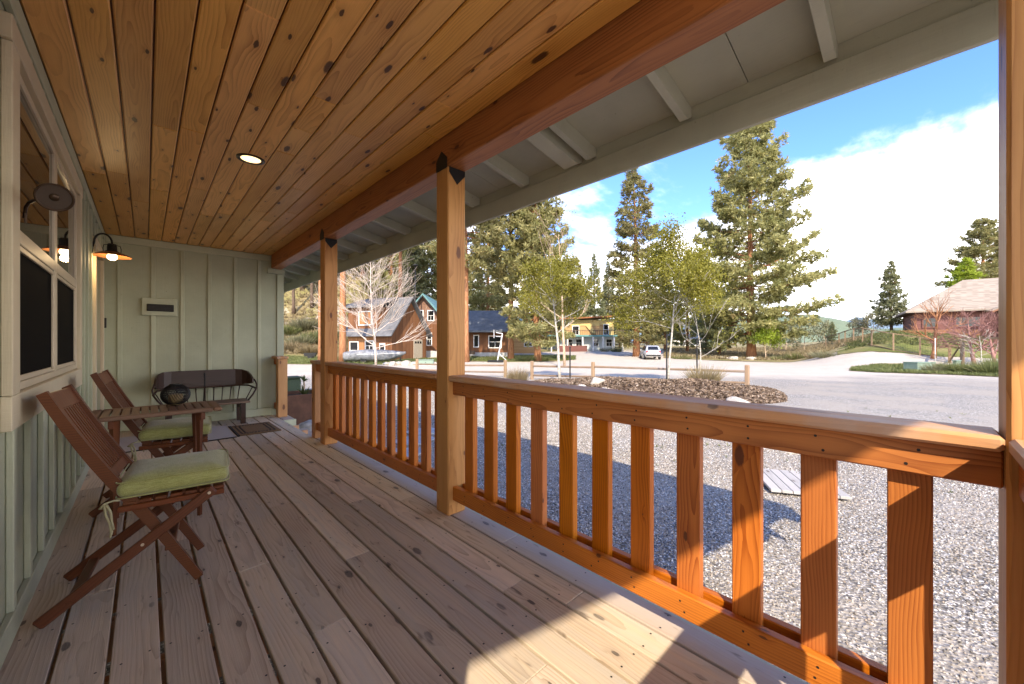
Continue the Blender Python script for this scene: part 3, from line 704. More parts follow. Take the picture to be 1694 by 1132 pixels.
# ================================================================ the ground
def at(u, D):
    """bearing (as a column of the photograph) and distance along the view -> X, Y"""
    r = (u-847)/640.0; return ((sn+cs*r)*D, (cs-sn*r)*D)
def sm(x): x = np.clip(x, 0, 1); return x*x*(3-2*x)
PD = [0,10,20,35,46,60,72,90,130,200,500]; PZ = [-.55,-.55,-.70,-.92,-.90,-.65,-.45,.0,.5,.5,.0]
def gz(X, Y):
    X, Y = np.asarray(X, float), np.asarray(Y, float)
    D = X*sn+Y*cs; L = X*cs-Y*sn; q = L/np.maximum(D, 4.0)
    z = np.interp(D, PD, PZ)
    z = z + 30*sm((D-50)/75)*sm((-.16-q)/.22) + 6*sm((D-60)/60)*sm((.02-q)/.2)
    z = z + 3.1*sm((D-26)/17)*sm((q-.70)/.30)
    z = z + .10*np.sin(X*.21+1)*np.sin(Y*.17)*sm((D-22)/20)
    return z
def gzf(X, Y): return float(gz(X, Y))
def gp(u, D, dz=0.0): X, Y = at(u, D); return Vector((X, Y, gzf(X, Y)+dz))
def ground_mat():
    m, n = newmat('gravel_and_dirt'); ge = n('ShaderNodeNewGeometry', out=None).outputs['Position']
    x, y, z = n.sep(ge)
    D = n.math('ADD', n.math('MULTIPLY', x, sn), n.math('MULTIPLY', y, cs))
    v1 = n('ShaderNodeTexVoronoi', {'Vector': ge, 'Scale': 42.0}, out=None); v2 = n('ShaderNodeTexVoronoi', {'Vector': ge, 'Scale': 90.0}, out=None)
    t = n.sep(v1.outputs['Color'])[0]
    stone = n.mix(t, (.10,.09,.078), (.33,.30,.262)); stone = n.mix(n.ramp(n.sep(v2.outputs['Color'])[1], .78, .85), stone, (.62,.59,.54))
    lo = n.noise(ge, .5, 6, .65)
    stone = n.mix(n.ramp(lo, .42, .62, 0, .75), stone, (.36,.315,.26))
    fn = n.noise(ge, 9.0, 6, .7)
    dirt = n.mix(fn, (.41,.355,.285), (.61,.545,.46)); dirt = n.mix(n.ramp(n.noise(ge, .8, 4, .6), .45, .7, 0, .5), dirt, (.44,.375,.295))
    w = n.noise(ge, .22, 5, .6)
    edge = n.ramp(n.math('ADD', D, n.math('MULTIPLY', n.math('SUBTRACT', w, .5), 12.0)), 17.0, 23.0)
    c = n.mix(edge, stone, dirt)
    far = n.ramp(n.math('ADD', D, n.math('MULTIPLY', n.math('SUBTRACT', w, .5), 20.0)), 62.0, 80.0)
    mead = n.mix(n.noise(ge, .5, 6, .7), (.17,.155,.06), (.36,.29,.16))
    c = n.mix(far, c, mead)
    h = n.math('MULTIPLY', v1.outputs['Distance'], 1.0)
    finish(n, c, .92, n.bump(n.math('ADD', h, fn), .7, .02), .2); return m
MT['ground'] = ground_mat()
rad = np.concatenate([[0.0], np.geomspace(1.2, 1600, 110)]); na = 300
ang = np.linspace(0, 2*math.pi, na, endpoint=False)
Xg = (rad[:,None]*np.cos(ang)[None]).ravel(); Yg = (rad[:,None]*np.sin(ang)[None]).ravel()
Vg = np.stack([Xg, Yg, gz(Xg, Yg)], 1)
i, j = np.meshgrid(np.arange(len(rad)-1), np.arange(na), indexing='ij'); j2 = (j+1) % na
Fg = np.stack([i*na+j, (i+1)*na+j, (i+1)*na+j2, i*na+j2], -1).reshape(-1, 4)
gd = link('ground', raw_mesh('ground', Vg, Fg, MT['ground'], True)); gd['kind'] = 'structure'
def patch(name, rows, mat, off=.02, nu=None, nd=24, jag=.12, seed=0, kind='structure', crown=0.0):
    """sheet laid on the ground: rows of (bearing, near, far), edges wander"""
    rs = np.random.default_rng(seed); u0, u1 = rows[0][0], rows[-1][0]; nu = nu or int((u1-u0)/3)+2
    us = np.linspace(u0, u1, nu); a = np.interp(us, [r[0] for r in rows], [r[1] for r in rows]); b = np.interp(us, [r[0] for r in rows], [r[2] for r in rows])
    def wob(): 
        k = np.linspace(0, 1, nu); s_ = np.zeros(nu)
        for f in (3, 7, 13, 29, 57): s_ += np.sin(k*f*6.28+rs.uniform(0, 6.28))/f**.6
        return s_*jag*.4
    wd = np.minimum((b-a)*.3, 3.0); a = a+wob()*wd; b = b+wob()*wd
    t = np.linspace(0, 1, nd); Dm = a[None]*(1-t[:,None])+b[None]*t[:,None]; r = (us-847)/640
    X = (sn+cs*r)[None]*Dm; Y = (cs-sn*r)[None]*Dm
    Z = gz(X, Y)+off
    if crown:
        kx = np.linspace(0, 1, nu)
        Z = Z + crown*np.clip(np.sin(math.pi*t),0,1)[:,None]**.8*np.clip(np.sin(math.pi*kx),0,1)[None]**.5*(1+.2*np.sin(X*2.1)*np.sin(Y*1.7))
    V = np.stack([X.ravel(), Y.ravel(), Z.ravel()], 1)
    i, j = np.meshgrid(np.arange(nd-1), np.arange(nu-1), indexing='ij')
    F = np.stack([i*nu+j, i*nu+j+1, (i+1)*nu+j+1, (i+1)*nu+j], -1).reshape(-1, 4)
    o = link(name, raw_mesh(name, V, F, mat, True)); o['kind'] = kind; return o
def turf(name, a, b, c3, scale=2.0):
    m, n = newmat(name); ge = n('ShaderNodeNewGeometry', out=None).outputs['Position']
    f = n.noise(ge, scale, 6, .7); g = n.noise(ge, scale*.15, 5, .6); h = n.noise(ge, 30, 3, .7)
    c = n.mix(f, a, b); c = n.mix(n.ramp(g, .42, .66), c, c3)
    finish(n, c, .95, n.bump(n.math('ADD', h, f), .8, .06), .1); return m
MT['lawn'] = turf('lawn_turf', (.10,.125,.03), (.21,.215,.065), (.27,.225,.10))
MT['dry'] = turf('dry_grass', (.27,.215,.105), (.40,.33,.19), (.20,.18,.07))
MT['forest'] = turf('forest_floor', (.17,.13,.07), (.34,.27,.13), (.19,.185,.055), .6)
MT['mulch'] = turf('bark_mulch', (.07,.045,.03), (.19,.13,.09), (.14,.095,.065), 14.0)
patch('lawn', [(440,36,54),(560,34.5,52),(640,34,50),(735,35.5,46)], MT['lawn'], .03, seed=1)
patch('lawn', [(735,40,52),(800,40,54),(880,41,56),(930,43,56),(952,46,52)], MT['lawn'], .03, seed=2)
patch('hillside', [(380,50,150),(560,50,150),(760,56,150),(860,64,150),(1000,76,150)], MT['forest'], .05, seed=3, nd=50)
patch('meadow', [(1098,47,130),(1180,43,130),(1300,40,140),(1400,38,150),(1440,40,160),(1700,44,160)], MT['dry'], .05, seed=4, nd=40)
patch('verge', [(1405,25.5,27.5),(1450,23.8,29.5),(1560,22.0,29),(1660,20.0,28),(1760,18,28)], MT['lawn'], .04, seed=5)
patch('bank', [(1385,36,60),(1470,33,60),(1560,31.5,60),(1760,30,60)], MT['lawn'], .04, seed=6)
bed = patch('mulch_bed', [(862,13.0,16.8),(930,12.0,16.6),(1020,11.4,15.6),(1120,10.7,14.8),(1220,10.4,14.0),(1280,10.6,13.2),(1302,11.0,11.8)], MT['mulch'], .005, seed=7, crown=.46, jag=0.0)
def on_bed(u, D): return gp(u, D, .24)
# ---- hills on the horizon
def ridge(name, u0, u1, D, prof, mat, depth=260):
    us = np.linspace(u0, u1, 90); zt = np.interp(us, [p[0] for p in prof], [1.13+(566.5-p[1])/640*D for p in prof])
    zt = zt + np.convolve(rng.normal(0, D*.0016, 90), np.ones(4)/4, 'same')
    V = []; nrow = 7
    for k in range(nrow):
        f = k/(nrow-1)
        for uu, z in zip(us, zt):
            X, Y = at(uu, D+depth*(f-.5)); V.append((X, Y, -4+(z+4)*math.sin(math.pi*f)**.8 if 0 < k < nrow-1 else -4))
    F = [(k*90+i, k*90+i+1, (k+1)*90+i+1, (k+1)*90+i) for k in range(nrow-1) for i in range(89)]
    o = link(name, raw_mesh(name, V, F, mat, True)); o['kind'] = 'structure'
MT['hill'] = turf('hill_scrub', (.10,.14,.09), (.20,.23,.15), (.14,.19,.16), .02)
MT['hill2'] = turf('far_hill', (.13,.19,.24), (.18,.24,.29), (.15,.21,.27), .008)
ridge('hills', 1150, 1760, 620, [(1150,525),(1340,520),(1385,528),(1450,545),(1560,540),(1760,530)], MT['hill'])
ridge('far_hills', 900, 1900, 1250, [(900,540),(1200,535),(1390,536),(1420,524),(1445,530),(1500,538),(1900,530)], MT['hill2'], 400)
# ---- loose gravel close to the porch (uncountable)
def gravel():
    me = raw_mesh('gravel', [(1.66+.277*i, -2.2+.284*j, -.548) for j in range(51) for i in range(21)], [(j*21+i, j*21+i+1, j*21+i+22, j*21+i+21) for j in range(50) for i in range(20)], MT['ground'])
    o = link('loose_gravel', me); o['kind'] = 'stuff'
    pm, n = newmat('pebbles'); rnd = n('ShaderNodeObjectInfo', out=None).outputs['Random']
    wn = n.sep(n('ShaderNodeTexWhiteNoise', {'W': n.math('MULTIPLY', rnd, 911.0)}, out=None, noise_dimensions='1D').outputs['Color'])
    c = n.mix(wn[0], (.07,.061,.051), (.40,.36,.305)); c = n.mix(n.ramp(wn[1], .84, .90), c, (.62,.60,.57)); c = n.mix(n.ramp(wn[2], .8, .85, 0, .6), c, (.36,.28,.21))
    finish(n, c, .8, None, .25)
    t = bpy.data.node_groups.new('gravel_scatter', 'GeometryNodeTree'); t.interface.new_socket('Geometry', in_out='INPUT', socket_type='NodeSocketGeometry'); t.interface.new_socket('Geometry', in_out='OUTPUT', socket_type='NodeSocketGeometry')
    N = lambda s: t.nodes.new(s); L = t.links.new
    gi, go = N('NodeGroupInput'), N('NodeGroupOutput')
    dp = N('GeometryNodeDistributePointsOnFaces'); dp.inputs['Density'].default_value = 2300
    ico = N('GeometryNodeMeshIcoSphere'); ico.inputs['Radius'].default_value = .0105; ico.inputs['Subdivisions'].default_value = 1
    sp = N('GeometryNodeSetPosition'); nz = N('ShaderNodeTexNoise'); nz.inputs['Scale'].default_value = 60
    vm = N('ShaderNodeVectorMath'); vm.operation = 'SUBTRACT'; vm.inputs[1].default_value = (.5,.5,.5); vs = N('ShaderNodeVectorMath'); vs.operation = 'SCALE'; vs.inputs[3].default_value = .012
    L(nz.outputs['Color'], vm.inputs[0]); L(vm.outputs[0], vs.inputs[0]); L(vs.outputs[0], sp.inputs['Offset']); L(ico.outputs[0], sp.inputs[0])
    smn = N('GeometryNodeSetMaterial'); smn.inputs['Material'].default_value = pm; L(sp.outputs[0], smn.inputs[0])
    ip = N('GeometryNodeInstanceOnPoints')
    rr = N('FunctionNodeRandomValue'); rr.data_type = 'FLOAT_VECTOR'; rr.inputs[1].default_value = (6.28,6.28,6.28)
    rs_ = N('FunctionNodeRandomValue'); rs_.data_type = 'FLOAT_VECTOR'; rs_.inputs[0].default_value = (.45,.45,.35); rs_.inputs[1].default_value = (1.15,1.15,.8); rs_.inputs['Seed'].default_value = 5
    dn = N('ShaderNodeTexNoise'); dn.inputs['Scale'].default_value = .7; dn.inputs['Detail'].default_value = 4; dm_ = N('ShaderNodeMapRange'); dm_.inputs[1].default_value = .38; dm_.inputs[2].default_value = .6; dm_.inputs[3].default_value = 350; dm_.inputs[4].default_value = 2900
    L(dn.outputs[0], dm_.inputs[0]); L(dm_.outputs[0], dp.inputs['Density'])
    L(gi.outputs[0], dp.inputs[0]); L(dp.outputs['Points'], ip.inputs['Points']); L(smn.outputs[0], ip.inputs['Instance'])
    L(rr.outputs[0], ip.inputs['Rotation']); L(rs_.outputs[0], ip.inputs['Scale'])
    jn = N('GeometryNodeJoinGeometry'); L(gi.outputs[0], jn.inputs[0]); L(ip.outputs[0], jn.inputs[0]); L(jn.outputs[0], go.inputs[0])
    md = o.modifiers.new('scatter', 'NODES'); md.node_group = t
gravel()
# ---- rocks
def rock_mesh(seed, mat):
    rs = np.random.default_rng(seed); import bmesh
    bm = bmesh.new(); bmesh.ops.create_icosphere(bm, subdivisions=3, radius=1); P = np.array([v.co[:] for v in bm.verts])
    d = np.ones(len(P))
    for _ in range(14):
        nn = rs.normal(size=3); nn /= np.linalg.norm(nn); h = rs.uniform(.62, .95); k = P@nn
        d = np.where(k*d > h, h/np.maximum(k, 1e-3), d)
    for f in (2.5, 6): 
        w = rs.normal(size=(3, 3))*f; d = d*(1+.05/f*2*np.sin(P@w[0]+1)*np.sin(P@w[1]))
    for v, s_ in zip(bm.verts, d): v.co *= float(s_)
    me = bpy.data.meshes.new('rock'); bm.to_mesh(me); bm.free(); me.materials.append(mat); me.polygons.foreach_set('use_smooth', [True]*len(me.polygons)); return me
MT['rock'] = plain('granite', (.46,.41,.34), .85, .25, 3.0, .5, 14.0, .2); MT['rockgrey'] = plain('grey_rock', (.33,.31,.28), .85, .35, 3.0, .6, 14.0, .2)
RM = [rock_mesh(k, MT['rock']) for k in range(5)]; RG = [rock_mesh(k+20, MT['rockgrey']) for k in range(2)]
def rock(p, s, label, me, group=None, rot=0.0, sq=.62):
    o = link('rock', me, Matrix.Translation(p) @ Matrix.Rotation(rot, 4, 'Z') @ Matrix.Diagonal((s, s*.8, s*sq, 1))); tag(o, label, 'rock', group)
g1 = 'pale boulders in the mulch bed'
rock(on_bed(988, 12.9)+Vector((0,0,.12)), .33, 'largest rounded pale boulder in the mulch bed', RM[0], g1, .3, .8)
rock(on_bed(1015, 13.0), .22, 'small pale boulder right of the largest one', RM[1], g1, 1.)
rock(on_bed(1030, 13.4)+Vector((0,0,.04)), .30, 'flat pale boulder behind the right of the largest one', RM[2], g1, 2., .5)
rock(on_bed(962, 12.6), .20, 'low pale boulder left of the largest one', RM[3], g1, .7)
rock(on_bed(952, 12.3)+Vector((0,0,-.06)), .17, 'leftmost small pale rock in the mulch bed', RM[4], g1, 1.7)
rock(on_bed(1000, 12.2)+Vector((0,0,-.06)), .18, 'small pale rock in front of the largest boulder', RM[1], g1, 2.6)
rock(gp(1222, 10.35, .03), .42, 'broad flat tan boulder at the front edge of the mulch bed', RM[2], g1, .2, .5)
rock(gp(1303, 6.05, .03), .34, 'tan boulder behind the little boardwalk', RM[0], g1, .9, .55)
rock(gp(1392, 5.9, -.02), .22, 'low tan boulder right of the little boardwalk', RM[3], g1, 1.9, .5)
g2 = 'row of pale stones along the lawn'
for k, (u, D, s) in enumerate([(640,33.2,.42),(649,33,.5),(660,33.3,.45),(672,33,.62),(684,33.2,.5),(697,33,.55),(710,33.2,.4),(716,33,.42)]):
    rock(gp(u, D, .08), s, ['first','second','third','fourth','fifth','sixth','seventh','eighth'][k]+' pale stone from the left in the row along the lawn', RM[k % 5], g2, k*1.3, .6)
g3 = 'pale stones under the right hand pines'
for k, (u, D) in enumerate([(1200,46),(1213,45),(1243,44.5),(1195,47)]):
    rock(gp(u, D, .1), [.5,.75,.7,.4][k], ['second pale stone from the left near the giant pine','wide pale stone left of the giant pine trunk','pale stone in front of the giant pine trunk','leftmost pale stone near the giant pine'][k], RM[k], g3, k*1.1, .5)
rock(Vector((1.95, 6.9, -.45)), .34, 'grey speckled boulder at the foot of the rusty planter', RG[0], None, .4, .9)
rock(Vector((2.55, 5.9, -.52)), .30, 'grey boulder beside the entry step', RG[1], None, 1.4, .6)
# ---- stepping stones and boardwalk in the gravel
for k, (x, y, a, lb) in enumerate([(3.3, 5.9, .2, 'flat grey paver nearest the entry step'), (3.75, 6.35, .5, 'flat grey paver behind the nearest one'), (2.75, 5.35, .1, 'flat grey paver left, close to the railing')]):
    V = []; rs = random.Random(k); n_ = 9
    poly = [(x+.34*math.cos(6.283*i/n_+a)*rs.uniform(.85,1.1), y+.30*math.sin(6.283*i/n_+a)*rs.uniform(.85,1.1)) for i in range(n_)]
    o = B().prism(poly, -.60, -.525, 2).build('paver', plain('slate', (.34,.36,.38), .7, .15, 4, .3, 30)); tag(o, lb, 'paver', 'flat pavers in the gravel')
bw = thing('boardwalk', (5.5, 1.0, -.55), 'small weathered boardwalk of grey planks lying in the gravel', 'boardwalk')
MT['oldgrey'] = wood('grey_planks', (.40,.37,.34), (.24,.22,.20), rings=24, contrast=.5, knots=.2, rough=.8, grey=(.42,.40,.38), vary=.3)
e1 = Vector((5.662-5.009, 1.414-1.051, 0)).normalized(); e2 = Vector((e1.y, -e1.x, 0))
b0 = Vector((5.0, 1.10, -.50))
for k in range(7): board('plank', b0+e2*(.02+.105*k), b0+e2*(.02+.105*k)+e1*(.78), .098, .03, MT['oldgrey'], bw)
for q in (.12, .62): board('bearer', b0+e1*q+Vector((0,0,-.035)), b0+e1*q+e2*.70+Vector((0,0,-.035)), .06, .036, MT['oldgrey'], bw)
# ================================================================ plants
def foliage(name, a, b, dead=(.26,.18,.08), trans=.42):
    m, n = newmat(name); tone = n('ShaderNodeAttribute', out=2, attribute_name='tone')
    rnd = n('ShaderNodeObjectInfo', out=None).outputs['Random']
    c = n.mix(tone, a, b); c = n.mix(n.ramp(tone, .93, .97, 0, .8), c, dead)
    c = n('ShaderNodeHueSaturation', {'Hue': n.math('ADD', .49, n.math('MULTIPLY', rnd, .02)), 'Saturation': 1.0, 'Value': n.math('ADD', .85, n.math('MULTIPLY', rnd, .3)), 'Color': c})
    d = n('ShaderNodeBsdfDiffuse', {'Color': c}); tr = n('ShaderNodeBsdfTranslucent', {'Color': c})
    g = n('ShaderNodeBsdfGlossy', {'Color': (.5,.5,.5), 'Roughness': .5})
    mx = n('ShaderNodeMixShader', {0: trans, 1: d, 2: tr}); mx = n('ShaderNodeMixShader', {0: .04, 1: mx, 2: g})
    n('ShaderNodeOutputMaterial', {'Surface': mx}, out=None); return m
MT['needle'] = foliage('pine_needles', (.20,.205,.07), (.48,.43,.185))
MT['needle2'] = foliage('blue_green_needles', (.15,.18,.085), (.36,.35,.175))
MT['leafy'] = foliage('spring_leaves', (.22,.225,.025), (.40,.375,.05), (.45,.4,.1), .5)
MT['lime'] = foliage('lime_leaves', (.28,.36,.035), (.42,.48,.06), (.4,.4,.1), .5)
MT['scrub'] = foliage('dry_scrub', (.21,.17,.08), (.40,.32,.18), (.30,.2,.1), .3)
MT['green_scrub'] = foliage('green_scrub', (.09,.115,.035), (.24,.25,.09), (.35,.28,.15), .35)
MT['greygreen'] = foliage('sage_scrub', (.14,.15,.075), (.30,.28,.16), (.30,.25,.17), .3)
def bark(name, a, b, sc=(14,14,2.2), bmp=.9):
    m, n = newmat(name); ob = n('ShaderNodeTexCoord', out=None).outputs['Object']; rnd = n('ShaderNodeObjectInfo', out=None).outputs['Random']
    v = n.vmath('ADD', ob, n.comb(rnd, n.math('MULTIPLY', rnd, 7.0), rnd))
    vo = n('ShaderNodeTexVoronoi', {'Vector': n.vmath('MULTIPLY', v, sc), 'Scale': .5}, out=None); f = n.noise(n.vmath('MULTIPLY', v, sc), 1.0, 5, .65)
    c = n.mix(n.ramp(n.math('ADD', f, n.math('MULTIPLY', vo.outputs['Distance'], .25)), .35, .85), a, b)
    finish(n, c, .9, n.bump(n.math('ADD', f, vo.outputs['Distance']), bmp, .03), .1); return m
MT['pinebark'] = bark('ponderosa_bark', (.20,.085,.04), (.44,.22,.11)); MT['darkbark'] = bark('dark_bark', (.065,.045,.032), (.17,.12,.085))
MT['aspen'] = bark('pale_aspen_bark', (.27,.24,.20), (.52,.48,.41), (6,6,14), .2); MT['twig'] = bark('pale_twigs', (.34,.23,.15), (.52,.40,.28), (6,6,6), .1)
MT['birch'] = bark('birch_bark', (.40,.32,.26), (.62,.53,.45), (6,6,10), .1)
MT['redtwig'] = bark('reddish_twigs', (.20,.09,.08), (.36,.20,.17), (6,6,6), .1)
def tufts(C_, N_, size, needles, rs, wid=.13, up=.25, spread=1.0):
    """needle bursts: each a fan of thin triangles around a centre, leaning along N_"""
    m = len(C_); d = rs.normal(size=(m, needles, 3)); d /= np.linalg.norm(d, axis=2, keepdims=True)
    d = d*spread + N_[:,None,:]*.8; d[...,2] += up; d /= np.linalg.norm(d, axis=2, keepdims=True)
    sz = size*rs.uniform(.65, 1.25, (m, 1, 1))
    side = np.cross(d, rs.normal(size=(m, needles, 3))); side /= np.linalg.norm(side, axis=2, keepdims=True)+1e-6
    c = C_[:,None,:]+rs.normal(0, .08, (m, needles, 3))*size
    tip = c+d*sz; a = c+d*sz*.35+side*sz*wid; b = c+d*sz*.35-side*sz*wid
    V = np.stack([c, a, tip, b], 2).reshape(-1, 3); k = np.arange(m*needles)*4
    F = np.stack([k, k+1, k+2, k+3], 1); tone = np.repeat(np.clip(rs.normal(.45, .22, m), 0, 1), needles*4)
    return V, F, tone
def pine_meshes(seed, H, Rm, base, nwh, mat, bmat, tr=.33, dens=1.0, size=.42, conic=.75, tip=.10, needles=9):
    rs = np.random.default_rng(seed); tk = B(); n_ = 14
    bendx = rs.normal(0, .12, 4).cumsum()
    ax = lambda z: np.array([np.interp(z, [0,H*.33,H*.66,H], bendx), np.interp(z, [0,H*.33,H*.66,H], bendx[::-1]*.6)])
    zsq = np.linspace(0, H*.985, n_); a0 = ax(0)
    P = [(*(ax(z)-a0), z) for z in zsq]; rr = [tr*(1.25 if k == 0 else 1)*(1-z/H)**.8+.02 for k, z in enumerate(zsq)]
    tk.tube(P, rr, 10)
    Cs = []; Ns = []
    for w in range(nwh):
        t = (w+rs.uniform(-.35,.35))/nwh; t = min(max(t, 0), .995); z = H*(base+(1-base)*t)
        prof = (1-t)**conic*(1-.45*max(0, .22-t)/.22)*(tip < 2)+tip*(1-t)
        nb = rs.integers(3, 6); a_ = rs.uniform(0, 6.28)
        for k in range(nb):
            L = Rm*prof*rs.uniform(.55, 1.12)
            if rs.random() < .08: L *= 1.25
            an = a_+k*6.283/nb+rs.normal(0, .35); el = rs.normal(-.12+.75*t, .14)
            o_ = np.array([*(ax(z)-a0), z]); dr = np.array([math.cos(an)*math.cos(el), math.sin(an)*math.cos(el), math.sin(el)])
            mid = o_+dr*L*.55+np.array([0,0,-.03*L]); end = o_+dr*L+np.array([0,0,.10*L])
            tk.tube([o_, mid, end], [max(.022, .010*L+.015), .6*(.010*L+.012), .006], 4, False)
            nt = int(max(3, L*7.5*dens)); s_ = rs.beta(2.2, 1.2, nt)*.78+.25
            sp = .12+.16*L*np.sin(np.clip(s_, 0, 1)*math.pi*.8)
            side = np.array([-math.sin(an), math.cos(an), 0])
            pts = o_+np.where((s_ < .55)[:,None], (mid-o_)*(s_/.55)[:,None], (mid-o_)+(end-mid)*((s_-.55)/.45)[:,None])
            pts = pts+side*(rs.normal(0, 1, nt)*sp)[:,None]+np.array([0,0,1])*(rs.normal(.08, .6, nt)*.30*size*2)[:,None]
            Cs.append(pts); Ns.append(np.repeat(dr[None]*.8, nt, 0))
    top = np.array([[*(ax(H)-a0), H]])+rs.normal(0, .12, (6, 3)); Cs.append(top); Ns.append(np.repeat([[0,0,1.]], 6, 0))
    Cs = np.concatenate(Cs); Ns = np.concatenate(Ns); V, F, tone = tufts(Cs, Ns, size, needles, rs)
    crown = raw_mesh('crown', V, F, mat, False, tone)
    to = tk.build('tmp_trunk', bmat, None, True, (0,0,0), fix=False); tme = to.data; bpy.data.objects.remove(to)
    return tme, crown
PV = {
 'big':   pine_meshes(1, 29, 8.0, .09, 50, MT['needle'], MT['pinebark'], .48, 1.45, .50, .52, .05, 10),
 'slim':  pine_meshes(2, 26, 4.3, .08, 44, MT['needle'], MT['pinebark'], .36, 1.3, .46, .6, .10),
 'full':  pine_meshes(3, 22, 4.8, .12, 40, MT['needle'], MT['pinebark'], .36, 1.5, .48, .45, .15),
 'tall':  pine_meshes(4, 30, 4.2, .34, 34, MT['needle'], MT['pinebark'], .36, 1.2, .5, .5, .1),
 'dark':  pine_meshes(5, 20, 3.2, .06, 40, MT['needle2'], MT['darkbark'], .26, 1.3, .42, .7, .06),
 'spruce':pine_meshes(6, 9, 2.3, .14, 30, MT['needle2'], MT['darkbark'], .15, 1.9, .30, .85, .03),
 'pole':  pine_meshes(7, 30, 3.4, .50, 24, MT['needle'], MT['pinebark'], .33, 1.2, .5, .5, .1),
 'dpole': pine_meshes(8, 28, 3.2, .45, 24, MT['needle'], MT['darkbark'], .30, 1.2, .5, .5, .1),
}
def pine(kind, u, D, s, label, group=None, rot=None, name='pine_tree', sxy=1.0, dz=0):
    p = gp(u, D, -.05+dz); t = thing(name, p, label, 'tree', group)
    M = Matrix.Translation(p) @ Matrix.Rotation(random.uniform(0, 6.28) if rot is None else rot, 4, 'Z') @ Matrix.Diagonal((s*sxy, s*sxy, s, 1))
    for nm, me in zip(('trunk', 'crown'), PV[kind]): link(nm, me, M, t)
G = 'pines around the clearing'
pine('big', 1243, 47.5, 1.0, 'tallest broad pine standing alone beyond the gravel lot', G, .6)
pine('slim', 1053, 50, .95, 'tall slim pine beside the parked car', G, None, 'pine_tree', 1.2)
pine('full', 890, 43, 1.0, 'dense pine right of the bare orange trunk', G)
pine('tall', 845, 45, .95, 'pine with tall orange trunk by the basketball hoop', G)
pine('slim', 806, 60, 1.0, 'full pine behind the low brown house wing', G)
pine('tall', 770, 39, .92, 'orange trunked pine showing right beside the middle post', G)
pine('dark', 960, 82, .85, 'narrow distant pine left of the yellow house roof', G)
pine('dark', 984, 88, 1.05, 'narrow distant pine behind the yellow house', G)
pine('dark', 1006, 92, 1.0, 'narrow distant pine right of the yellow house roof', G)
pine('dark', 1025, 86, .75, 'short dark pine between the yellow house and the slim pine', G)
pine('full', 925, 74, .72, 'low bushy pine behind the leafing aspen', G)
pine('slim', 1137, 66, .66, 'mid height pine left of the giant pine', G)
pine('dark', 1168, 58, .62, 'short dark pine touching the left of the giant pine', G)
pine('full', 1100, 72, .62, 'bushy pine behind the yellow green aspen', G)
pine('full', 1190, 54, .42, 'small bushy pine under the left side of the giant pine', G)
pine('pole', 567, 37.5, .95, 'thick orange pine trunk right of the far porch post', G)
pine('pole', 532, 39, .9, 'orange pine trunk left of the far porch post', G)
pine('pole', 663, 52, 1.0, 'orange pine trunk rising behind the brown house', G)
pine('full', 645, 70, 1.1, 'bushy pine on the slope behind the brown house', G)
pine('full', 700, 66, 1.25, 'large bushy pine behind the green roofed house', G)
pine('slim', 735, 72, 1.0, 'bushy pine hidden partly by the middle post', G)
pine('full', 600, 84, 1.1, 'bushy pine high on the slope above the brown house', G)
pine('dark', 682, 62, 1.1, 'dark narrow pine between the two brown houses', G)
H_ = 'dark trunks on the hillside'
for k, (u, D, kd) in enumerate([(474,86,'dpole'),(486,72,'dpole'),(500,80,'dpole'),(516,74,'dpole'),(521,92,'dpole'),(545,82,'dpole'),(590,96,'dpole'),(618,90,'pole'),(450,78,'dpole'),(508,104,'dpole'),(632,104,'dpole')]):
    pine(kd, u, D, random.Random(k).uniform(.9, 1.1), ['first','leaning second','third','fourth','fifth','sixth','seventh','eighth','leftmost hidden','high ninth','high tenth'][k]+' dark pine on the hillside left of the houses', H_)
pine('spruce', 1475, 50, 1.02, 'small conical spruce left of the red barn', None, None, 'spruce_tree', 1.0, 0)
pine('full', 1622, 62, .82, 'big rounded pine behind the red barn roof', G, None, 'pine_tree', 1.25)
pine('full', 1680, 66, .80, 'pine at the right edge behind the red barn', G, None, 'pine_tree', 1.2)
pine('spruce', 1376, 72, .45, 'tiny conifer on the meadow beneath the far hills', None, None, 'spruce_tree')
# ---- broadleaf trees
def grow(rs, p, d, L, r, depth, tk, tips, split, spread, upb, seg=3, minr=.004):
    P = [p]; cur = p; dd = d
    for k in range(seg):
        dd = dd+rs.normal(0, .10, 3); dd[2] += upb*.12; dd /= np.linalg.norm(dd); cur = cur+dd*L/seg; P.append(cur)
    tk.tube(P, [max(minr, r*(1-.45*k/seg)) for k in range(seg+1)], 5 if r > .02 else 3, False)
    if depth == 0: tips += [(q, dd) for q in P[1:]]; return
    for k in range(split):
        an = rs.uniform(0, 6.28); v = rs.normal(size=3); v -= dd*v.dot(dd); v /= np.linalg.norm(v)
        f = rs.uniform(.35, 1.0) if k else 1.0
        q = P[0]+(P[-1]-P[0])*f; nd = dd*math.cos(spread*rs.uniform(.6, 1.3))+v*math.sin(spread*rs.uniform(.6, 1.3)); nd[2] += upb*.25; nd /= np.linalg.norm(nd)
        grow(rs, q, nd, L*rs.uniform(.6, .85), r*.55, depth-1, tk, tips, split, spread, upb, seg, minr)
    if depth == 1: tips += [(P[-1], dd)]
